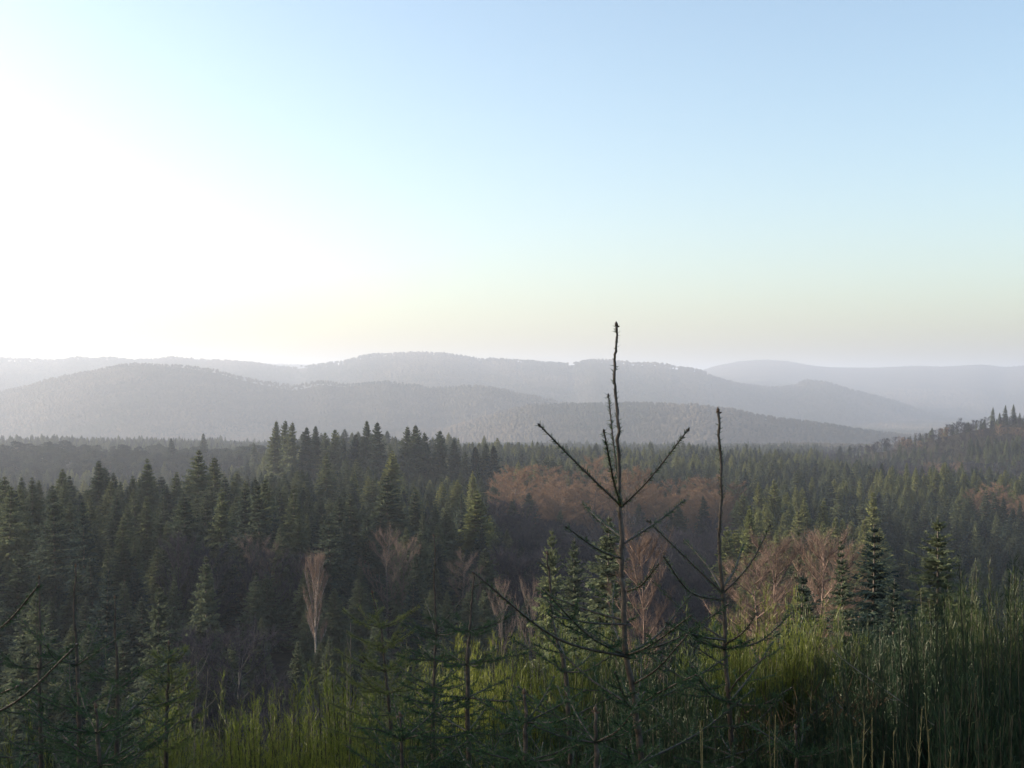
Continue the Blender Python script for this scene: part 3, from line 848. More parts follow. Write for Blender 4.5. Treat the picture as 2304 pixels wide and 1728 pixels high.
def wood_mass(name, ts, label):
    """trees too many to count: points that carry copies of the crowns above"""
    srcs = []
    for k in sorted({t['kind'] for t in ts}):
        for c, ph in SEED[k].values():
            srcs.append((k, c, ph))
    pos, sc, rot, idx = [], [], [], []
    for t in ts:
        opts = [i for i, (k, c, ph) in enumerate(srcs) if k == t['kind']]
        i = opts[R.integers(len(opts))]
        s_ = t['h'] / srcs[i][2]; w_ = s_ * R.uniform(0.75, 1.4)
        pos.append((t['x'], t['y'], t['z'])); sc.append((w_, w_, s_)); rot.append(R.uniform(0, 6.283)); idx.append(i)
    me = bpy.data.meshes.new(name)
    me.vertices.add(len(pos)); me.vertices.foreach_set('co', np.array(pos, np.float32).ravel())
    for an, ty, ar in (('size', 'FLOAT_VECTOR', np.array(sc, np.float32).ravel()), ('turn', 'FLOAT', np.array(rot, np.float32)), ('build', 'INT', np.array(idx, np.int32))):
        at = me.attributes.new(an, ty, 'POINT'); at.data.foreach_set('vector' if ty == 'FLOAT_VECTOR' else 'value', ar)
    o = link(name, me)
    nt = bpy.data.node_groups.new(name + '_trees', 'GeometryNodeTree')
    nt.interface.new_socket('Geometry', in_out='INPUT', socket_type='NodeSocketGeometry')
    nt.interface.new_socket('Geometry', in_out='OUTPUT', socket_type='NodeSocketGeometry')
    N, L = nt.nodes, nt.links
    gi = N.new('NodeGroupInput'); go = N.new('NodeGroupOutput'); jn = N.new('GeometryNodeJoinGeometry')

    def attr(nm, ty):
        a_ = N.new('GeometryNodeInputNamedAttribute'); a_.data_type = ty; a_.inputs['Name'].default_value = nm
        return [q for q in a_.outputs if q.enabled][0]
    sz = attr('size', 'FLOAT_VECTOR'); tn = attr('turn', 'FLOAT'); bd = attr('build', 'INT')
    xyz = N.new('ShaderNodeCombineXYZ'); L.new(tn, xyz.inputs['Z'])
    for i, (k, c, ph) in enumerate(srcs):
        oi = N.new('GeometryNodeObjectInfo'); oi.transform_space = 'ORIGINAL'; oi.inputs['Object'].default_value = c
        eq = N.new('FunctionNodeCompare'); eq.data_type = 'INT'; eq.operation = 'EQUAL'
        L.new(bd, eq.inputs[2]); eq.inputs[3].default_value = i
        ip = N.new('GeometryNodeInstanceOnPoints')
        L.new(gi.outputs[0], ip.inputs['Points']); L.new(eq.outputs[0], ip.inputs['Selection'])
        L.new(oi.outputs['Geometry'], ip.inputs['Instance']); L.new(xyz.outputs[0], ip.inputs['Rotation']); L.new(sz, ip.inputs['Scale'])
        L.new(ip.outputs[0], jn.inputs[0])
    L.new(jn.outputs[0], go.inputs[0])
    md = o.modifiers.new('trees', 'NODES'); md.node_group = nt
    return tag(o, label, kind='stuff')


mass += OFF
wood_mass('forest', [t for t in mass if FAM[t['kind']] == 'conifer'], 'dense green conifer forest filling the middle distance')
wood_mass('forest', [t for t in mass if FAM[t['kind']] in ('broadleaf', 'bare')], 'brown leafless woodland among the conifers')
if [t for t in mass if t['kind'] == 'pine']:
    wood_mass('forest', [t for t in mass if t['kind'] == 'pine'], 'hazy pine wood on the left')

# spruces added out of view at left, tops shaped to shade the near slope
edge = []
RE = np.random.default_rng(77)
for x in np.arange(-52, -21, 2.6):
    for y0 in np.arange(1.0, 22, 2.1):
        xx = x + RE.uniform(-1, 1); y = y0 + 0.231 * abs(xx) + RE.uniform(-0.8, 0.8)
        if CX + F * xx / y > -260: continue
        lim = np.interp(y0, [1, 5.2, 5.7, 9.6, 10.2, 12.5, 16, 22], [1.5, 1.0, -6.0, -6.0, -2.8, -2.0, -3.4, -6.0]) + 0.181 * abs(xx) + RE.uniform(-1.2, 0.6)
        z = float(ground(xx, y)) - 0.1
        if lim - z > 3: edge.append(dict(x=xx, y=y, z=z, h=lim - z, kind='spruce'))
wood_mass('forest', edge, 'unseen spruces added beyond the left edge to shade the near slope')

# woods on the far hills
g = np.random.default_rng(5)
V, tri = [], []
LH = []
for k in range(6):
    rr = g.uniform(0.17, 0.34); vv = []; tt_ = []
    round_ = k >= 3
    for (z0, z1, r0) in ([(0.05, 0.62, rr), (0.36, 1.0, rr * 0.72)] if not round_ else [(0.0, 0.75, rr * 1.25), (0.30, 1.0, rr * 1.15)]):
        b = len(vv)
        nn = 5
        for j in range(nn):
            a = j * 6.283 / nn + g.uniform(-0.4, 0.4); q = r0 * g.uniform(0.7, 1.3)
            vv.append((math.cos(a) * q, math.sin(a) * q, z0 + g.uniform(-0.05, 0.05) + (0.35 if round_ else 0)))
        vv.append((g.uniform(-.03, .03), g.uniform(-.03, .03), z1))
        for j in range(nn):
            tt_.append((b + j, b + (j + 1) % nn, b + nn))
    LH.append((np.array(vv), np.array(tt_)))

# nearest rise that hides a place, per direction
hid = np.minimum.accumulate(CY - (ZT + np.where(DG > 400, 6.0, 0.0)[None, :]) / DG[None, :] * F, axis=1)


def hill_wood(d0, d1, spf, name, label, hmin, hmax, keep, crest=None):
    its = []
    d = d0
    while d < d1:
        st = max(8.5, d * spf)
        half = 1235.0 / F * d
        xs = np.arange(-half, half, st) + g.uniform(-0.45, 0.45, len(np.arange(-half, half, st))) * st
        ys = d + g.uniform(-0.45, 0.45, len(xs)) * st
        z = ground(xs, ys)
        px = CX + F * xs / ys
        h = g.uniform(hmin, hmax, len(xs)) * (0.8 + 0.4 * noise2(xs, ys, 120, 6))
        top = CY - (z + h) / ys * F
        iu = np.clip(((px - UG[0]) / 8).astype(int), 0, len(UG) - 1)
        jd = np.clip(np.searchsorted(DG, ys * 0.992) - 1, 0, len(DG) - 1)
        fm = field_mask(xs, ys)
        ok = (top < hid[iu, jd] + 1.5) & (fm < 0.4) & keep(xs, ys, px)
        tint = np.clip(noise2(xs, ys * 0.6, 420, 8) * 1.5 - 0.45 + noise2(xs, ys, 120, 3) * 0.25 + g.uniform(-0.05, 0.05, len(xs)), 0, 1)
        for i in np.nonzero(ok)[0]:
            its.append((xs[i], ys[i], z[i] - 0.5, h[i], g.uniform(1.2, 2.0), tint[i]))
        d += st
    print('hill wood', name, len(its))
    return join(name, its, LH, M_HILL_WOOD, label, 1.0)


yes = lambda x, y, p: np.ones(len(x), bool)
hill_wood(2360, 6280, 0.0041, 'forest', 'hazy mixed woods covering the rounded hill', 10, 16, yes)


def blocks(x, y, p):
    """plantation blocks with felled gaps along the far ridge"""
    gap = np.zeros(len(x), bool)
    for a, b in ((655, 692), (758, 766), (1077, 1084), (1163, 1172), (1276, 1292), (1418, 1424), (800, 806), (860, 866), (1510, 1530)):
        w_ = 2.5 * np.sin(y * 0.045) + 2.0 * np.sin(y * 0.11 + a)
        gap |= (p > a + w_) & (p < b + w_) & (noise2(x, y, 40, 9) < 0.8)
    return ~gap


hill_wood(6350, 10600, 0.0036, 'forest', 'pale plantation blocks along the long far ridge', 15, 24, blocks)
hill_wood(11200, 13400, 0.0034, 'forest', 'faint woods on the farthest hill line', 8, 11, yes)
print('single', len(single), 'hero', len(heroes), 'mass', len(mass), got)

# ------------------------------------------------------------------ foreground: young conifers
def smooth_path(pts, n=8):
    """Catmull-Rom through the given points"""
    p = [Vector(q) for q in pts]
    p = [p[0] * 2 - p[1]] + p + [p[-1] * 2 - p[-2]]
    out = []
    for i in range(1, len(p) - 2):
        for k in range(n):
            t = k / n
            out.append(0.5 * ((2 * p[i]) + (p[i + 1] - p[i - 1]) * t + (2 * p[i - 1] - 5 * p[i] + 4 * p[i + 1] - p[i + 2]) * t * t + (3 * p[i] - p[i - 1] - 3 * p[i + 1] + p[i + 2]) * t ** 3))
    out.append(p[-2])
    return np.array([tuple(q) for q in out])


def along(path, s):
    """points and directions at arc lengths s"""
    seg = np.linalg.norm(np.diff(path, axis=0), axis=1)
    cum = np.concatenate([[0], np.cumsum(seg)])
    pts = np.stack([np.interp(s, cum, path[:, k]) for k in range(3)], 1)
    j = np.clip(np.searchsorted(cum, s, 'right') - 1, 0, len(seg) - 1)
    d = (path[j + 1] - path[j]) / (seg[j][:, None] + 1e-12)
    return pts, d, cum[-1]


def path_len(path):
    return float(np.linalg.norm(np.diff(path, axis=0), axis=1).sum())


def needles(mb, path, per_m, ln, w, lift, start=0.0, fall=0.0):
    L = path_len(path)
    n = int(per_m * L)
    if n < 1: return
    s = start * L + (L - start * L) * R.uniform(0, 1, n) ** (1.0 + fall)
    p, d, _ = along(path, s)
    rad = np.cross(d, R.normal(size=(n, 3))); rad = unit(rad)
    v = unit(rad + d * lift * R.uniform(0.5, 1.5, size=(n, 1)) + R.normal(size=(n, 3)) * 0.12)
    mb.blades(p, v, ln * R.uniform(0.6, 1.25, n), w)


def bud_at(mb, p, d, r):
    p = np.asarray(p, float); d = unit(np.asarray(d, float))
    pts = [p - d * r * 0.6, p, p + d * r * 1.2, p + d * r * 2.4]
    mb.tube(pts, [r * 0.5, r * 0.95, r * 0.9, r * 0.15], 5)
    for k in range(2):
        q = unit(np.cross(d, R.normal(size=3)) * 0.9 + d * 0.6)
        mb.tube([p - d * r, p - d * r + q * r * 1.3, p - d * r + q * r * 2.0], [r * 0.4, r * 0.5, r * 0.1], 4)


def young_tree(name, label, stem, r0, r1, boughs=(), auto=(), m_needle=None, dens=420, leader_dens=300, nl=0.021, nw=0.0032, cat='sapling', fine=1.0, bud=True):
    """stem: points from the top down; boughs: (stem point, tip, sag); auto: (z range below the top, whorl spacing, length range)"""
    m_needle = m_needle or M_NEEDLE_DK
    path = smooth_path(stem, 8)
    wob = np.cumsum(R.normal(size=(len(path), 2)), axis=0); wob -= np.linspace(0, 1, len(path))[:, None] * wob[-1]
    path[:, :2] += wob * 0.0016 * np.minimum(1, np.arange(len(path)) / 3.0)[:, None]
    base = path[-1]
    root = link(name, None, None, tuple(base))
    tag(root, label, cat)
    loc = lambda a: np.asarray(a, float) - base
    L = path_len(path)
    n = len(path)
    mb = MB()
    f = np.linspace(0, 1, n)
    rad = r0 + (r1 - r0) * f ** 1.2
    rad = rad * (1 + 0.10 * np.sin(np.arange(n) * 1.7))
    mb.tube(loc(path)[::-1], rad[::-1], 7)
    # old bud scars and knots
    for k in range(int(L * 9)):
        s = R.uniform(0.02, 0.98) * L
        p, d, _ = along(path, np.array([s]))
        q = unit(np.cross(d[0], R.normal(size=3)) + d[0] * -0.4)
        rr = np.interp(s / L, f, rad)
        mb.tube(loc([p[0], p[0] + q * rr * 1.9, p[0] + q * rr * 2.6]), [rr * 0.5, rr * 0.42, rr * 0.1], 4)
    link('stem', mb.mesh('stem', M_STEM, smooth=True), root)
    nb = MB()
    needles(nb, path, leader_dens * 1.3, nl, nw * 1.25, -0.8, 0.0, 0.0)   # path runs downwards, so minus points them up
    V, t_, q_ = nb.arrays()
    nb.v = [V - base] if len(V) else []
    if len(V): link('needles', nb.mesh('needles', m_needle), root)
    if bud:
        bb = MB(); d = path[0] - path[2]
        bud_at(bb, loc(path[0]), d, r0 * 1.5)
        link('bud', bb.mesh('bud', M_BUD, smooth=True), root)

    def bough(p0, tip, sag, rr, side, dn):
        p0 = np.asarray(p0, float); tip = np.asarray(tip, float)
        mid = (p0 + tip) / 2 + np.array([0, 0, -sag * np.linalg.norm(tip - p0)]) + R.normal(size=3) * 0.012
        bp = smooth_path([p0, mid, tip], 6)
        m1 = MB(); m2 = MB()
        m1.tube(loc(bp), np.linspace(rr, rr * 0.55, len(bp)), 6)
        bud_at(m1, loc(tip), tip - mid, rr * 0.95)
        needles(m2, bp, dn, nl, nw, 0.8)
        Lb = path_len(bp)
        for k in range(int(Lb * 10)):
            s = R.uniform(0.15, 0.95) * Lb
            p, d, _ = along(bp, np.array([s]))
            q = unit(np.cross(d[0], R.normal(size=3)) + d[0] * 0.7)
            m1.tube(loc([p[0], p[0] + q * rr * 1.6, p[0] + q * rr * 2.2]), [rr * 0.4, rr * 0.4, rr * 0.1], 4)
        for k in range(side):
            s = (0.12 + 0.75 * (k + R.uniform(0.1, 0.9)) / side) * Lb
            p, d, _ = along(bp, np.array([s]))
            lat = unit(np.cross(d[0], [0, 0, 1])) * (1 if k % 2 else -1)
            ll = Lb * R.uniform(0.22, 0.42) * (1.1 - 0.6 * s / Lb)
            dv = unit(d[0] * 0.9 + lat * R.uniform(0.6, 1.1) + np.array([0, 0, R.uniform(-0.25, 0.25)]))
            tp = smooth_path([p[0], p[0] + dv * ll * 0.55 + [0, 0, -0.02 * ll], p[0] + dv * ll + [0, 0, 0.05 * ll]], 4)
            m1.tube(loc(tp), np.linspace(rr * 0.5, rr * 0.28, len(tp)), 4)
            needles(m2, tp, dn * 1.15, nl, nw, 0.75)
        b = link('branch', m1.mesh('branch', M_STEM, smooth=True), root)
        V, t_, q_ = m2.arrays()
        if len(V):
            m2.v = [V - base]
            link('needles', m2.mesh('needles', m_needle), b)

    for (p0, tip, sag) in boughs:
        ln = (Vector(tip) - Vector(p0)).length
        bough(p0, tip, sag, 0.0034 + 0.0030 * ln, 0, dens)
    for (s0, s1, gap, l0, l1, cnt, up) in auto:
        s = s0
        while s < s1:
            p, d, _ = along(path, np.array([s]))
            if s > L: break
            fr = (s - s0) / max(1e-6, s1 - s0)
            ln = l0 + (l1 - l0) * fr
            a0 = R.uniform(0, 6.28)
            for k in range(cnt):
                a = a0 + k * 6.283 / cnt + R.uniform(-0.35, 0.35)
                l_ = ln * R.uniform(0.75, 1.2)
                tip = p[0] + np.array([math.cos(a), math.sin(a), up * (1 - 0.8 * fr) + R.uniform(-0.15, 0.2)]) * l_
                bough(p[0], tip, 0.05 + 0.05 * fr, 0.003 + 0.003 * l_, int((4 + 8 * fr) * fine * (0.5 + l_)), dens * 1.25)
            s += gap * R.uniform(0.85, 1.15)
    return root


def stem_pts(lst, d, d_end=None, deeper=0.6):
    """photo pixels from the top down, then on into the ground"""
    n = len(lst)
    pts = []
    for i, (px, py) in enumerate(lst):
        dd = d + ((d_end or d) - d) * i / (n - 1)
        pts.append(P(px, py, dd))
    last = pts[-1]; prev = pts[-2]
    g_ = float(ground(last.x, last.y))
    if last.z > g_ + 0.05:
        sl = (last - prev).normalized()
        k = (last.z - g_) / max(0.3, -sl.z)
        q = last + sl * k; q.z = float(ground(q.x, q.y)) - 0.05
        if k > 0.8: pts.append((last + q) / 2)
        pts.append(q)
    return [tuple(p) for p in pts]


D1 = 4.5
s1 = stem_pts([(1387, 732), (1389, 790), (1387, 850), (1392, 930), (1396, 1000), (1399, 1080), (1400, 1142), (1403, 1222), (1407, 1292), (1414, 1345), (1417, 1480), (1437, 1620), (1445, 1728)], D1)
k1 = P(1399, 1140, D1)
young_tree('spruce_sapling', 'tallest bare-leadered spruce sapling, its tip crossing the skyline', s1, 0.0042, 0.014,
           boughs=[(k1, P(1214, 957, D1 - 0.15), 0.03), (k1, P(1548, 967, D1 - 0.1), 0.05), (k1, P(1369, 890, D1 + 0.25), 0.05), (k1, P(1359, 970, D1 - 0.35), 0.04),
                   (P(1400, 1210, D1), P(1311, 1131, D1 + 0.45), 0.05), (P(1401, 1258, D1), P(1275, 1186, D1 - 0.2), 0.06), (P(1405, 1222, D1), P(1539, 1126, D1 + 0.2), 0.05),
                   (P(1416, 1400, D1), P(1207, 1328, D1 + 0.1), 0.06), (P(1416, 1405, D1), P(1250, 1388, D1 - 0.2), 0.04), (P(1412, 1330, D1), P(1480, 1270, D1 - 0.3), 0.04),
                   (P(1420, 1480, D1), P(1068, 1290, D1 - 0.5), 0.07), (P(1418, 1470, D1), P(1560, 1330, D1 + 0.2), 0.06), (P(1425, 1540, D1), P(1545, 1430, D1 - 0.3), 0.05)],
           auto=[(1.22, 2.9, 0.20, 0.40, 0.85, 5, 0.5)], dens=560, leader_dens=260)
D2 = 4.9
s2 = stem_pts([(1616, 926), (1620, 1000), (1624, 1090), (1622, 1160), (1622, 1240), (1628, 1340), (1631, 1438), (1637, 1540), (1647, 1663), (1652, 1728)], D2)
k2 = P(1627, 1335, D2)
young_tree('spruce_sapling', 'second tall spruce sapling with long bare leader, right of the tallest', s2, 0.0050, 0.0125,
           boughs=[(k2, P(1458, 1172, D2 - 0.1), 0.04), (k2, P(1732, 1184, D2), 0.05), (P(1626, 1322, D2), P(1672, 1226, D2 + 0.35), 0.03), (P(1627, 1350, D2), P(1494, 1254, D2 - 0.35), 0.06),
                   (P(1626, 1330, D2), P(1540, 1215, D2 + 0.4), 0.04), (P(1631, 1440, D2), P(1470, 1310, D2 + 0.1), 0.06), (P(1631, 1440, D2), P(1500, 1400, D2 - 0.3), 0.03), (P(1632, 1450, D2), P(1702, 1380, D2 - 0.2), 0.04),
                   (P(1640, 1560, D2), P(1720, 1480, D2 - 0.2), 0.04), (P(1645, 1640, D2), P(1760, 1560, D2 - 0.1), 0.04), (P(1634, 1500, D2), P(1540, 1440, D2), 0.05)],
           auto=[(0.95, 2.4, 0.19, 0.28, 0.62, 5, 0.45)], dens=520, leader_dens=240)
D3 = 5.6
young_tree('spruce_sapling', 'thin dark leader left of the tallest sapling, bud at its tip', stem_pts([(1231, 1246), (1236, 1300), (1243, 1380), (1256, 1440), (1270, 1480), (1281, 1580), (1286, 1728)], D3), 0.0045, 0.016,
           boughs=[(P(1234, 1280, D3), P(1212, 1266, D3), 0.02)], auto=[(0.55, 2.0, 0.22, 0.22, 0.6, 5, 0.4)], leader_dens=90)
D4 = 7.0
young_tree('spruce_sapling', 'slim spruce sapling with tall needle-thin leader above the dark hollow', stem_pts([(976, 1206), (978, 1260), (979, 1330), (981, 1420), (977, 1520), (974, 1640), (972, 1728)], D4), 0.004, 0.018,
           boughs=[(P(981, 1418, D4), P(1042, 1345, D4), 0.03), (P(981, 1425, D4), P(955, 1345, D4 + 0.3), 0.02)], auto=[(0.56, 2.6, 0.17, 0.18, 0.62, 6, 0.35)], leader_dens=150, dens=520)
D5 = 6.4
young_tree('spruce_sapling', 'dark spruce sapling between the slim one and the thin dark leader', stem_pts([(1068, 1290), (1062, 1350), (1056, 1420), (1053, 1480), (1051, 1600), (1052, 1728)], D5), 0.0045, 0.02,
           boughs=[(P(1066, 1320, D5), P(1083, 1308, D5), 0.02)], auto=[(0.30, 1.9, 0.16, 0.22, 0.80, 6, 0.3)], leader_dens=120, dens=560)
D7 = 7.6
young_tree('spruce_sapling', 'sunlit yellow-green spruce sapling with fanned boughs above the broom', stem_pts([(838, 1334), (846, 1380), (858, 1430), (866, 1500), (872, 1560), (880, 1650), (884, 1728)], D7), 0.005, 0.018,
           boughs=[(P(860, 1440, D7), P(905, 1440, D7), 0.02)], auto=[(0.22, 1.7, 0.14, 0.22, 0.52, 6, 0.55)], m_needle=M_NEEDLE_LIT, leader_dens=260, dens=620)
D8 = 7.4
young_tree('spruce_sapling', 'sunlit stubby spruce sapling in the bottom left broom', stem_pts([(380, 1448), (380, 1490), (378, 1540), (376, 1600), (374, 1728)], D8), 0.006, 0.018,
           boughs=[(P(379, 1560, D8), P(440, 1520, D8 - 0.2), 0.04), (P(378, 1560, D8), P(335, 1512, D8), 0.04)], auto=[(0.12, 1.4, 0.13, 0.14, 0.46, 6, 0.7)], m_needle=M_NEEDLE_LIT, leader_dens=500, dens=640)
D9 = 4.6
young_tree('spruce_sapling', 'shadowed spruce sapling standing at the far left', stem_pts([(88, 1300), (88, 1380), (92, 1460), (94, 1560), (95, 1728)], D9 + 1.5), 0.004, 0.016,
           auto=[(0.45, 2.2, 0.19, 0.25, 0.7, 5, 0.5)], leader_dens=120)
young_tree('spruce_sapling', 'shadowed spruce sapling, second from the left edge', stem_pts([(170, 1275), (168, 1360), (172, 1460), (176, 1560), (178, 1728)], D9 + 1.0), 0.004, 0.017,
           auto=[(0.45, 2.2, 0.18, 0.25, 0.75, 5, 0.5)], leader_dens=120)
young_tree('spruce_sapling', 'shadowed spruce sapling, third from the left edge', stem_pts([(258, 1345), (260, 1420), (262, 1500), (262, 1600), (262, 1728)], D9 + 1.3), 0.004, 0.016,
           auto=[(0.40, 2.0, 0.18, 0.25, 0.7, 5, 0.45)], leader_dens=120)
# the sapling just out of the picture whose two long boughs reach in from the left
DL = 3.9
sl = stem_pts([(-110, 1180), (-110, 1290), (-108, 1420), (-106, 1560), (-104, 1728)], DL)
young_tree('spruce_sapling', 'sapling beyond the left edge whose long boughs reach in', sl, 0.006, 0.020,
           boughs=[(P(-108, 1470, DL), P(86, 1318, DL - 0.2), 0.05), (P(-106, 1640, DL), P(172, 1452, DL - 0.2), 0.06), (P(-106, 1600, DL), P(38, 1545, DL - 0.3), 0.02)],
           auto=[(0.9, 2.4, 0.3, 0.3, 0.5, 4, 0.4)], dens=640)
# low dark saplings along the bottom and right
for px, py, d_, lab in ((1180, 1560, 4.2, 'low dark spruce sapling at the bottom below the thin dark leader'), (900, 1610, 5.0, 'low dark spruce sapling at the bottom beside the sunlit one'),
                        (1340, 1600, 3.9, 'low dark spruce sapling at the foot of the tallest'), (1790, 1640, 4.4, 'low dark spruce sapling at the bottom right of the second tall one'),
                        (215, 1590, 4.6, 'low dark spruce sapling at the bottom left')):
    young_tree('spruce_sapling', lab, stem_pts([(px, py), (px + 2, py + 70), (px + 4, py + 160)], d_), 0.005, 0.014, auto=[(0.10, 1.5, 0.13, 0.20, 0.70, 6, 0.45)], leader_dens=400, dens=620)


# ------------------------------------------------------------------ broom bushes
def broom_proto(h, rad, seed, stems=105, per=80, w=0.0042):
    g = np.random.default_rng(seed)
    wood = MB(); gr = MB()
    P_, D_, L_ = [], [], []
    for i in range(stems):
        a = g.uniform(0, 6.283); q = math.sqrt(g.uniform(0, 1))
        b = np.array([math.cos(a) * q * rad * 0.25, math.sin(a) * q * rad * 0.25, 0])
        hh = h * (0.50 + 0.34 * g.uniform() + 0.12 * math.sin(a * 3 + seed) * q) * (1.0 - 0.30 * q * q)
        t = np.array([math.cos(a) * q * rad * g.uniform(0.7, 1.05), math.sin(a) * q * rad * g.uniform(0.7, 1.05), hh])
        t[:2] += g.normal(size=2) * 0.13
        m = b * 0.35 + t * 0.65; m[2] = hh * 0.42; m[:2] += g.normal(size=2) * 0.05
        pth = smooth_path([b, m, t], 4)
        wood.tube(pth, np.linspace(0.008, 0.0025, len(pth)), 3)
        fr_ = g.uniform(0.20, 1.0, per) ** 0.75
        p, d, _ = along(pth, fr_ * path_len(pth))
        p = p + g.normal(size=(per, 3)) * (0.075 * (1.18 - fr_))[:, None] * [1, 1, 0.6]
        dv = unit(d * 0.95 + g.normal(size=(per, 3)) * 0.44 + np.array([0, 0, 0.15]))
        P_.append(p); D_.append(dv); L_.append(g.uniform(0.05, 0.15, per) * h / 2.0 * np.interp(fr_, [0.3, 0.75, 1], [1.1, 1.0, 0.55]))
    p = np.concatenate(P_); d = np.concatenate(D_); L = np.concatenate(L_)
    sd = unit(np.cross(d, g.normal(size=d.shape)))
    gr.kites(p, d, L, np.full(len(p), w), sd)
    # short side shoots give the brushy look
    for k in range(2):
        tq = g.uniform(0.15, 0.8, len(p))
        b = p + d * (L * tq)[:, None]
        d2 = unit(d + g.normal(size=d.shape) * 0.42)
        gr.blades(b, d2, L * g.uniform(0.4, 0.7, len(p)), w * 0.85, np.cross(d2, g.normal(size=d.shape)))
    return wood.mesh('wood', M_BROOM_WOOD), gr.arrays()


BRP = []
for i in range(4):
    wd, (V, t_, q_) = broom_proto(2.0, 0.75, 40 + i)
    BRP.append((wd, mesh('shoots', V, t_, q_, (M_BROOM,))))


def broom(px, py, d_, label, dark=False, wide=1.0, var=None, group=None):
    p = P(px, py, d_)
    z = float(ground(p.x, p.y)) - 0.05
    h = p.z - z
    s = h / 1.66
    i = random.randrange(4) if var is None else var
    e = link('broom_bush', None, None, (p.x, p.y, z), random.uniform(0, 6.28), (s * wide * 0.9, s * wide * 0.9, s))
    tag(e, label, 'bush', group)
    link('wood', BRP[i][0], e); sh = link('shoots', BRP[i][1], e)
    sh.material_slots[0].link = 'OBJECT'; sh.material_slots[0].material = (M_BROOM, M_BROOM_SHADE, M_BROOM_HALFLIT)[int(dark)]


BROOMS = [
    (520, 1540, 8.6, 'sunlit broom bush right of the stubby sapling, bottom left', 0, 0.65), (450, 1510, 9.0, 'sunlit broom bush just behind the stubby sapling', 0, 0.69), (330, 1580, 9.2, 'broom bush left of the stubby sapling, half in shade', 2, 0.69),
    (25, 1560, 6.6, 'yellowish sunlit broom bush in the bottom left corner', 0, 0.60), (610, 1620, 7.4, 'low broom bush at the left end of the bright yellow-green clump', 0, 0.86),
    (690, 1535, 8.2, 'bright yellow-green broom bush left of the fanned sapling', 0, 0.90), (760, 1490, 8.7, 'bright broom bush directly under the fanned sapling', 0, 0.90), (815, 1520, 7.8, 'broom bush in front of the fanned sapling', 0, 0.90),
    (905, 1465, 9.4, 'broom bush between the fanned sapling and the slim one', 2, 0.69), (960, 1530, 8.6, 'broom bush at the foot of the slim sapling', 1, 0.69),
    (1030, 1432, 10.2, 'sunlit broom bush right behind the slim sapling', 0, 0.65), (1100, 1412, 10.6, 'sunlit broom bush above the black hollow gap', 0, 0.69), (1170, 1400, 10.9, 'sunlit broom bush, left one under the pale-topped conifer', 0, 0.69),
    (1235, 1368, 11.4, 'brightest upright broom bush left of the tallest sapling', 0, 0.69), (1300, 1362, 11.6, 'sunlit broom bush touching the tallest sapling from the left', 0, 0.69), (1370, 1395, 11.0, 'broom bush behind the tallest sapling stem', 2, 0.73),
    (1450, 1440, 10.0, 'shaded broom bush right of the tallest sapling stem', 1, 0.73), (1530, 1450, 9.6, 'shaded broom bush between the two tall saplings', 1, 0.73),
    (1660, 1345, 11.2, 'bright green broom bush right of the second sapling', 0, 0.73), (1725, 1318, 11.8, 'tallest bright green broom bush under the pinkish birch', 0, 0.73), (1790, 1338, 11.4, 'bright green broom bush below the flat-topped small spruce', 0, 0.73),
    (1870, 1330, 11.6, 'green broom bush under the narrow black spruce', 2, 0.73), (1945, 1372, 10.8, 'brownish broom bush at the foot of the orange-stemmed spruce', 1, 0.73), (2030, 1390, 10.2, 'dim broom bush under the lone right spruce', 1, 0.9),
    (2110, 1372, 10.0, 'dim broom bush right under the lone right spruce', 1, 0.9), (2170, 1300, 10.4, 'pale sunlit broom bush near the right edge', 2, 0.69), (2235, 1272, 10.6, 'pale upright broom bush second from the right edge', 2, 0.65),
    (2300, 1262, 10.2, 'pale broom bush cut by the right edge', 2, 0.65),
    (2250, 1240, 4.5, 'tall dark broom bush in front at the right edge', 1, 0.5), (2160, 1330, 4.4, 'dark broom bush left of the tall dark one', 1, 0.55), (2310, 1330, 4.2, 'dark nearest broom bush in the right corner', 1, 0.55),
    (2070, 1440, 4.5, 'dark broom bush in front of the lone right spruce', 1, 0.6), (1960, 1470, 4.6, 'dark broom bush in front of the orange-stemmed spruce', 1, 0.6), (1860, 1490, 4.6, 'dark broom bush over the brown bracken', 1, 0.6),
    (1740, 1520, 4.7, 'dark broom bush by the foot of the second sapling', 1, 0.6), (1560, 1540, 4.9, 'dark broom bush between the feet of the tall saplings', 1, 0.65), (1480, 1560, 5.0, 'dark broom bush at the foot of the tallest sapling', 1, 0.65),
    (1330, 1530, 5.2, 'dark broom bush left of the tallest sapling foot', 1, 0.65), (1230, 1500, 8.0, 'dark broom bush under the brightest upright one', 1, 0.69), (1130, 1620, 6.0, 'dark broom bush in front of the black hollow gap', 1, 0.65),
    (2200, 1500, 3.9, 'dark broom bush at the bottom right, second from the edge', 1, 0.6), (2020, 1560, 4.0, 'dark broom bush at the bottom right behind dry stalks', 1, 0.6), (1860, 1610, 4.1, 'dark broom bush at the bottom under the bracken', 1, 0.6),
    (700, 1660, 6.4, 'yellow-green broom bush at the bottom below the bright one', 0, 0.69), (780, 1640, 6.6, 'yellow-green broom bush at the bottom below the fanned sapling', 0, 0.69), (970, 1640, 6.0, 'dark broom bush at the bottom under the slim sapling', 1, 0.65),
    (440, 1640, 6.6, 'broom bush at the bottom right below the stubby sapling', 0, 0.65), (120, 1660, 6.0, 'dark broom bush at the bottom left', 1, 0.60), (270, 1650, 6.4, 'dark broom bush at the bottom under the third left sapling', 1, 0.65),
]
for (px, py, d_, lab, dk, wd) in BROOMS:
    broom(px, py, d_, lab, dk, wd)
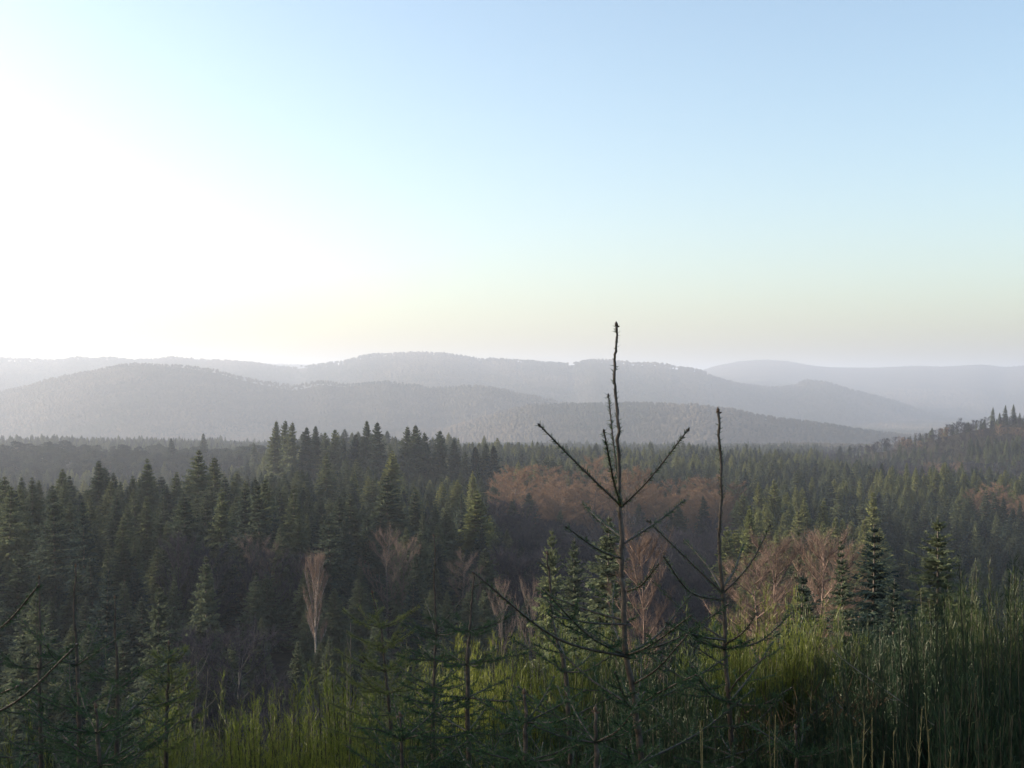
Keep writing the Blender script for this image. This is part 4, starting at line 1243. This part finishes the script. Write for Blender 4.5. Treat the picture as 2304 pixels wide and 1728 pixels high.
# the darker rank further down that closes the slope
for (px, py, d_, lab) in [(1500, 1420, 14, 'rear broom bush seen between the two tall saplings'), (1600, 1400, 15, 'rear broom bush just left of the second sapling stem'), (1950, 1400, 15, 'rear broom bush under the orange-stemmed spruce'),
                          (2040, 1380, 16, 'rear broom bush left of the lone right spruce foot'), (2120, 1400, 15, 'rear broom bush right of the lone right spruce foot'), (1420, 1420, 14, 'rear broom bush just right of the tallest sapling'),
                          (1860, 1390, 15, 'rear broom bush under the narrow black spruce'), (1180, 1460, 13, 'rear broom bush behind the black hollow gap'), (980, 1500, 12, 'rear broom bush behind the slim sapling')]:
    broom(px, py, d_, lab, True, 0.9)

# ------------------------------------------------------------------ dead stems, dry stalks, bracken, grass
def dead_stem(pts, d_, r, label, twigs=4):
    pth = smooth_path(stem_pts(pts, d_), 6)
    base = pth[-1]
    mb = MB()
    mb.tube((pth - base)[::-1], np.linspace(r, r * 0.45, len(pth)), 6)
    root = link('dead_stem', None, None, tuple(base)); tag(root, label, 'stem')
    link('stem', mb.mesh('stem', M_DEAD, smooth=True), root)
    for k in range(twigs):
        p, d, _ = along(pth, np.array([R.uniform(0.02, 0.35) * path_len(pth)]))
        q = unit(np.cross(d[0], R.normal(size=3)) - d[0] * 0.8)
        l_ = R.uniform(0.04, 0.16)
        t = MB(); t.tube(np.array([p[0], p[0] + q * l_ * 0.6, p[0] + q * l_ - d[0] * 0.03]) - base, [r * 0.45, r * 0.35, r * 0.2], 4)
        link('twig', t.mesh('twig', M_DEAD), root)


dead_stem([(789, 1402), (789, 1450), (788, 1540)], 7.8, 0.0055, 'pale dead stem standing left of the fanned sapling')
dead_stem([(443, 1490), (442, 1540), (440, 1600)], 8.0, 0.0055, 'pale dead stem standing just right of the stubby sapling')
dead_stem([(468, 1504), (466, 1550), (462, 1600)], 7.9, 0.0050, 'shorter pale dead stem, second right of the stubby sapling')
dead_stem([(750, 1520), (751, 1560), (752, 1600)], 7.9, 0.0050, 'short dead stem rising from the bright broom')
dead_stem([(1870, 1460), (1905, 1490), (1960, 1530)], 6.6, 0.0040, 'grey dead twig slanting among the right broom', 2)
dead_stem([(1855, 1565), (1890, 1590), (1925, 1620)], 5.0, 0.0040, 'bent pale dead twig below the bracken', 2)

st = [(1915, 1655), (1945, 1620), (1962, 1618), (2010, 1650), (2075, 1595), (2082, 1590), (2090, 1660), (2140, 1680), (1730, 1615), (1745, 1608), (1990, 1690), (2040, 1680), (1580, 1640), (1575, 1620)]
for k, (px, py) in enumerate(st):
    d_ = 3.6 + 0.5 * R.uniform()
    tp = P(px, py, d_); gz = float(ground(tp.x, tp.y))
    b = np.array([tp.x + R.uniform(-0.16, 0.02), tp.y + R.uniform(-0.05, 0.05), gz - 0.03]); t = np.array(tp)
    pth = smooth_path([b, b * 0.5 + t * 0.5 + [0.03, 0, 0.05], t], 5)
    mb = MB(); mb.tube(pth - b, np.linspace(0.0028, 0.0012, len(pth)), 4)
    root = link('dry_stalk', None, None, tuple(b))
    tag(root, 'dry pale grass stalk at the bottom edge, %s from the left' % ordinal(1 + sum(1 for q in st if q[0] < px)), 'grass', 'dry stalks along the bottom edge')
    link('stem', mb.mesh('stem', M_STRAW), root)
    s = R.uniform(0.72, 1.0, 22) * path_len(pth)
    p, d, _ = along(pth, s)
    hd = MB(); hd.blades(p - b, unit(d + R.normal(size=d.shape) * 0.25), R.uniform(0.015, 0.04, 22), 0.003)
    link('seed_head', hd.mesh('seed_head', M_STRAW), root)


def scatter_blades(name, mat, label, n, box, ln, w, spread, lift=0.0):
    px = R.uniform(box[0], box[1], n); d_ = np.exp(R.uniform(math.log(box[2]), math.log(box[3]), n))
    x = (px - CX) / F * d_; y = d_
    p = np.stack([x, y, ground(x, y) + lift * R.uniform(0, 1, n)], 1)
    v = unit(np.stack([R.normal(size=n) * spread, R.normal(size=n) * spread, np.ones(n)], 1))
    mb = MB(); mb.blades(p, v, R.uniform(ln[0], ln[1], n), w)
    return tag(link(name, mb.mesh(name, mat)), label, kind='stuff')


scatter_blades('grass', M_GRASS, 'rank dark grass under the broom on the slope', 12000, (-400, 2700, 2.6, 22), (0.12, 0.38), 0.005, 0.5)
scatter_blades('bracken', M_BRACKEN, 'dead brown bracken among the broom on the right', 900, (1660, 1980, 6.6, 9.5), (0.08, 0.26), 0.012, 0.9, 1.3)
scatter_blades('undergrowth', M_BRACKEN, 'brown dead undergrowth covering the steep slope', 14000, (-300, 2600, 18, 110), (0.4, 1.3), 0.05, 0.6)
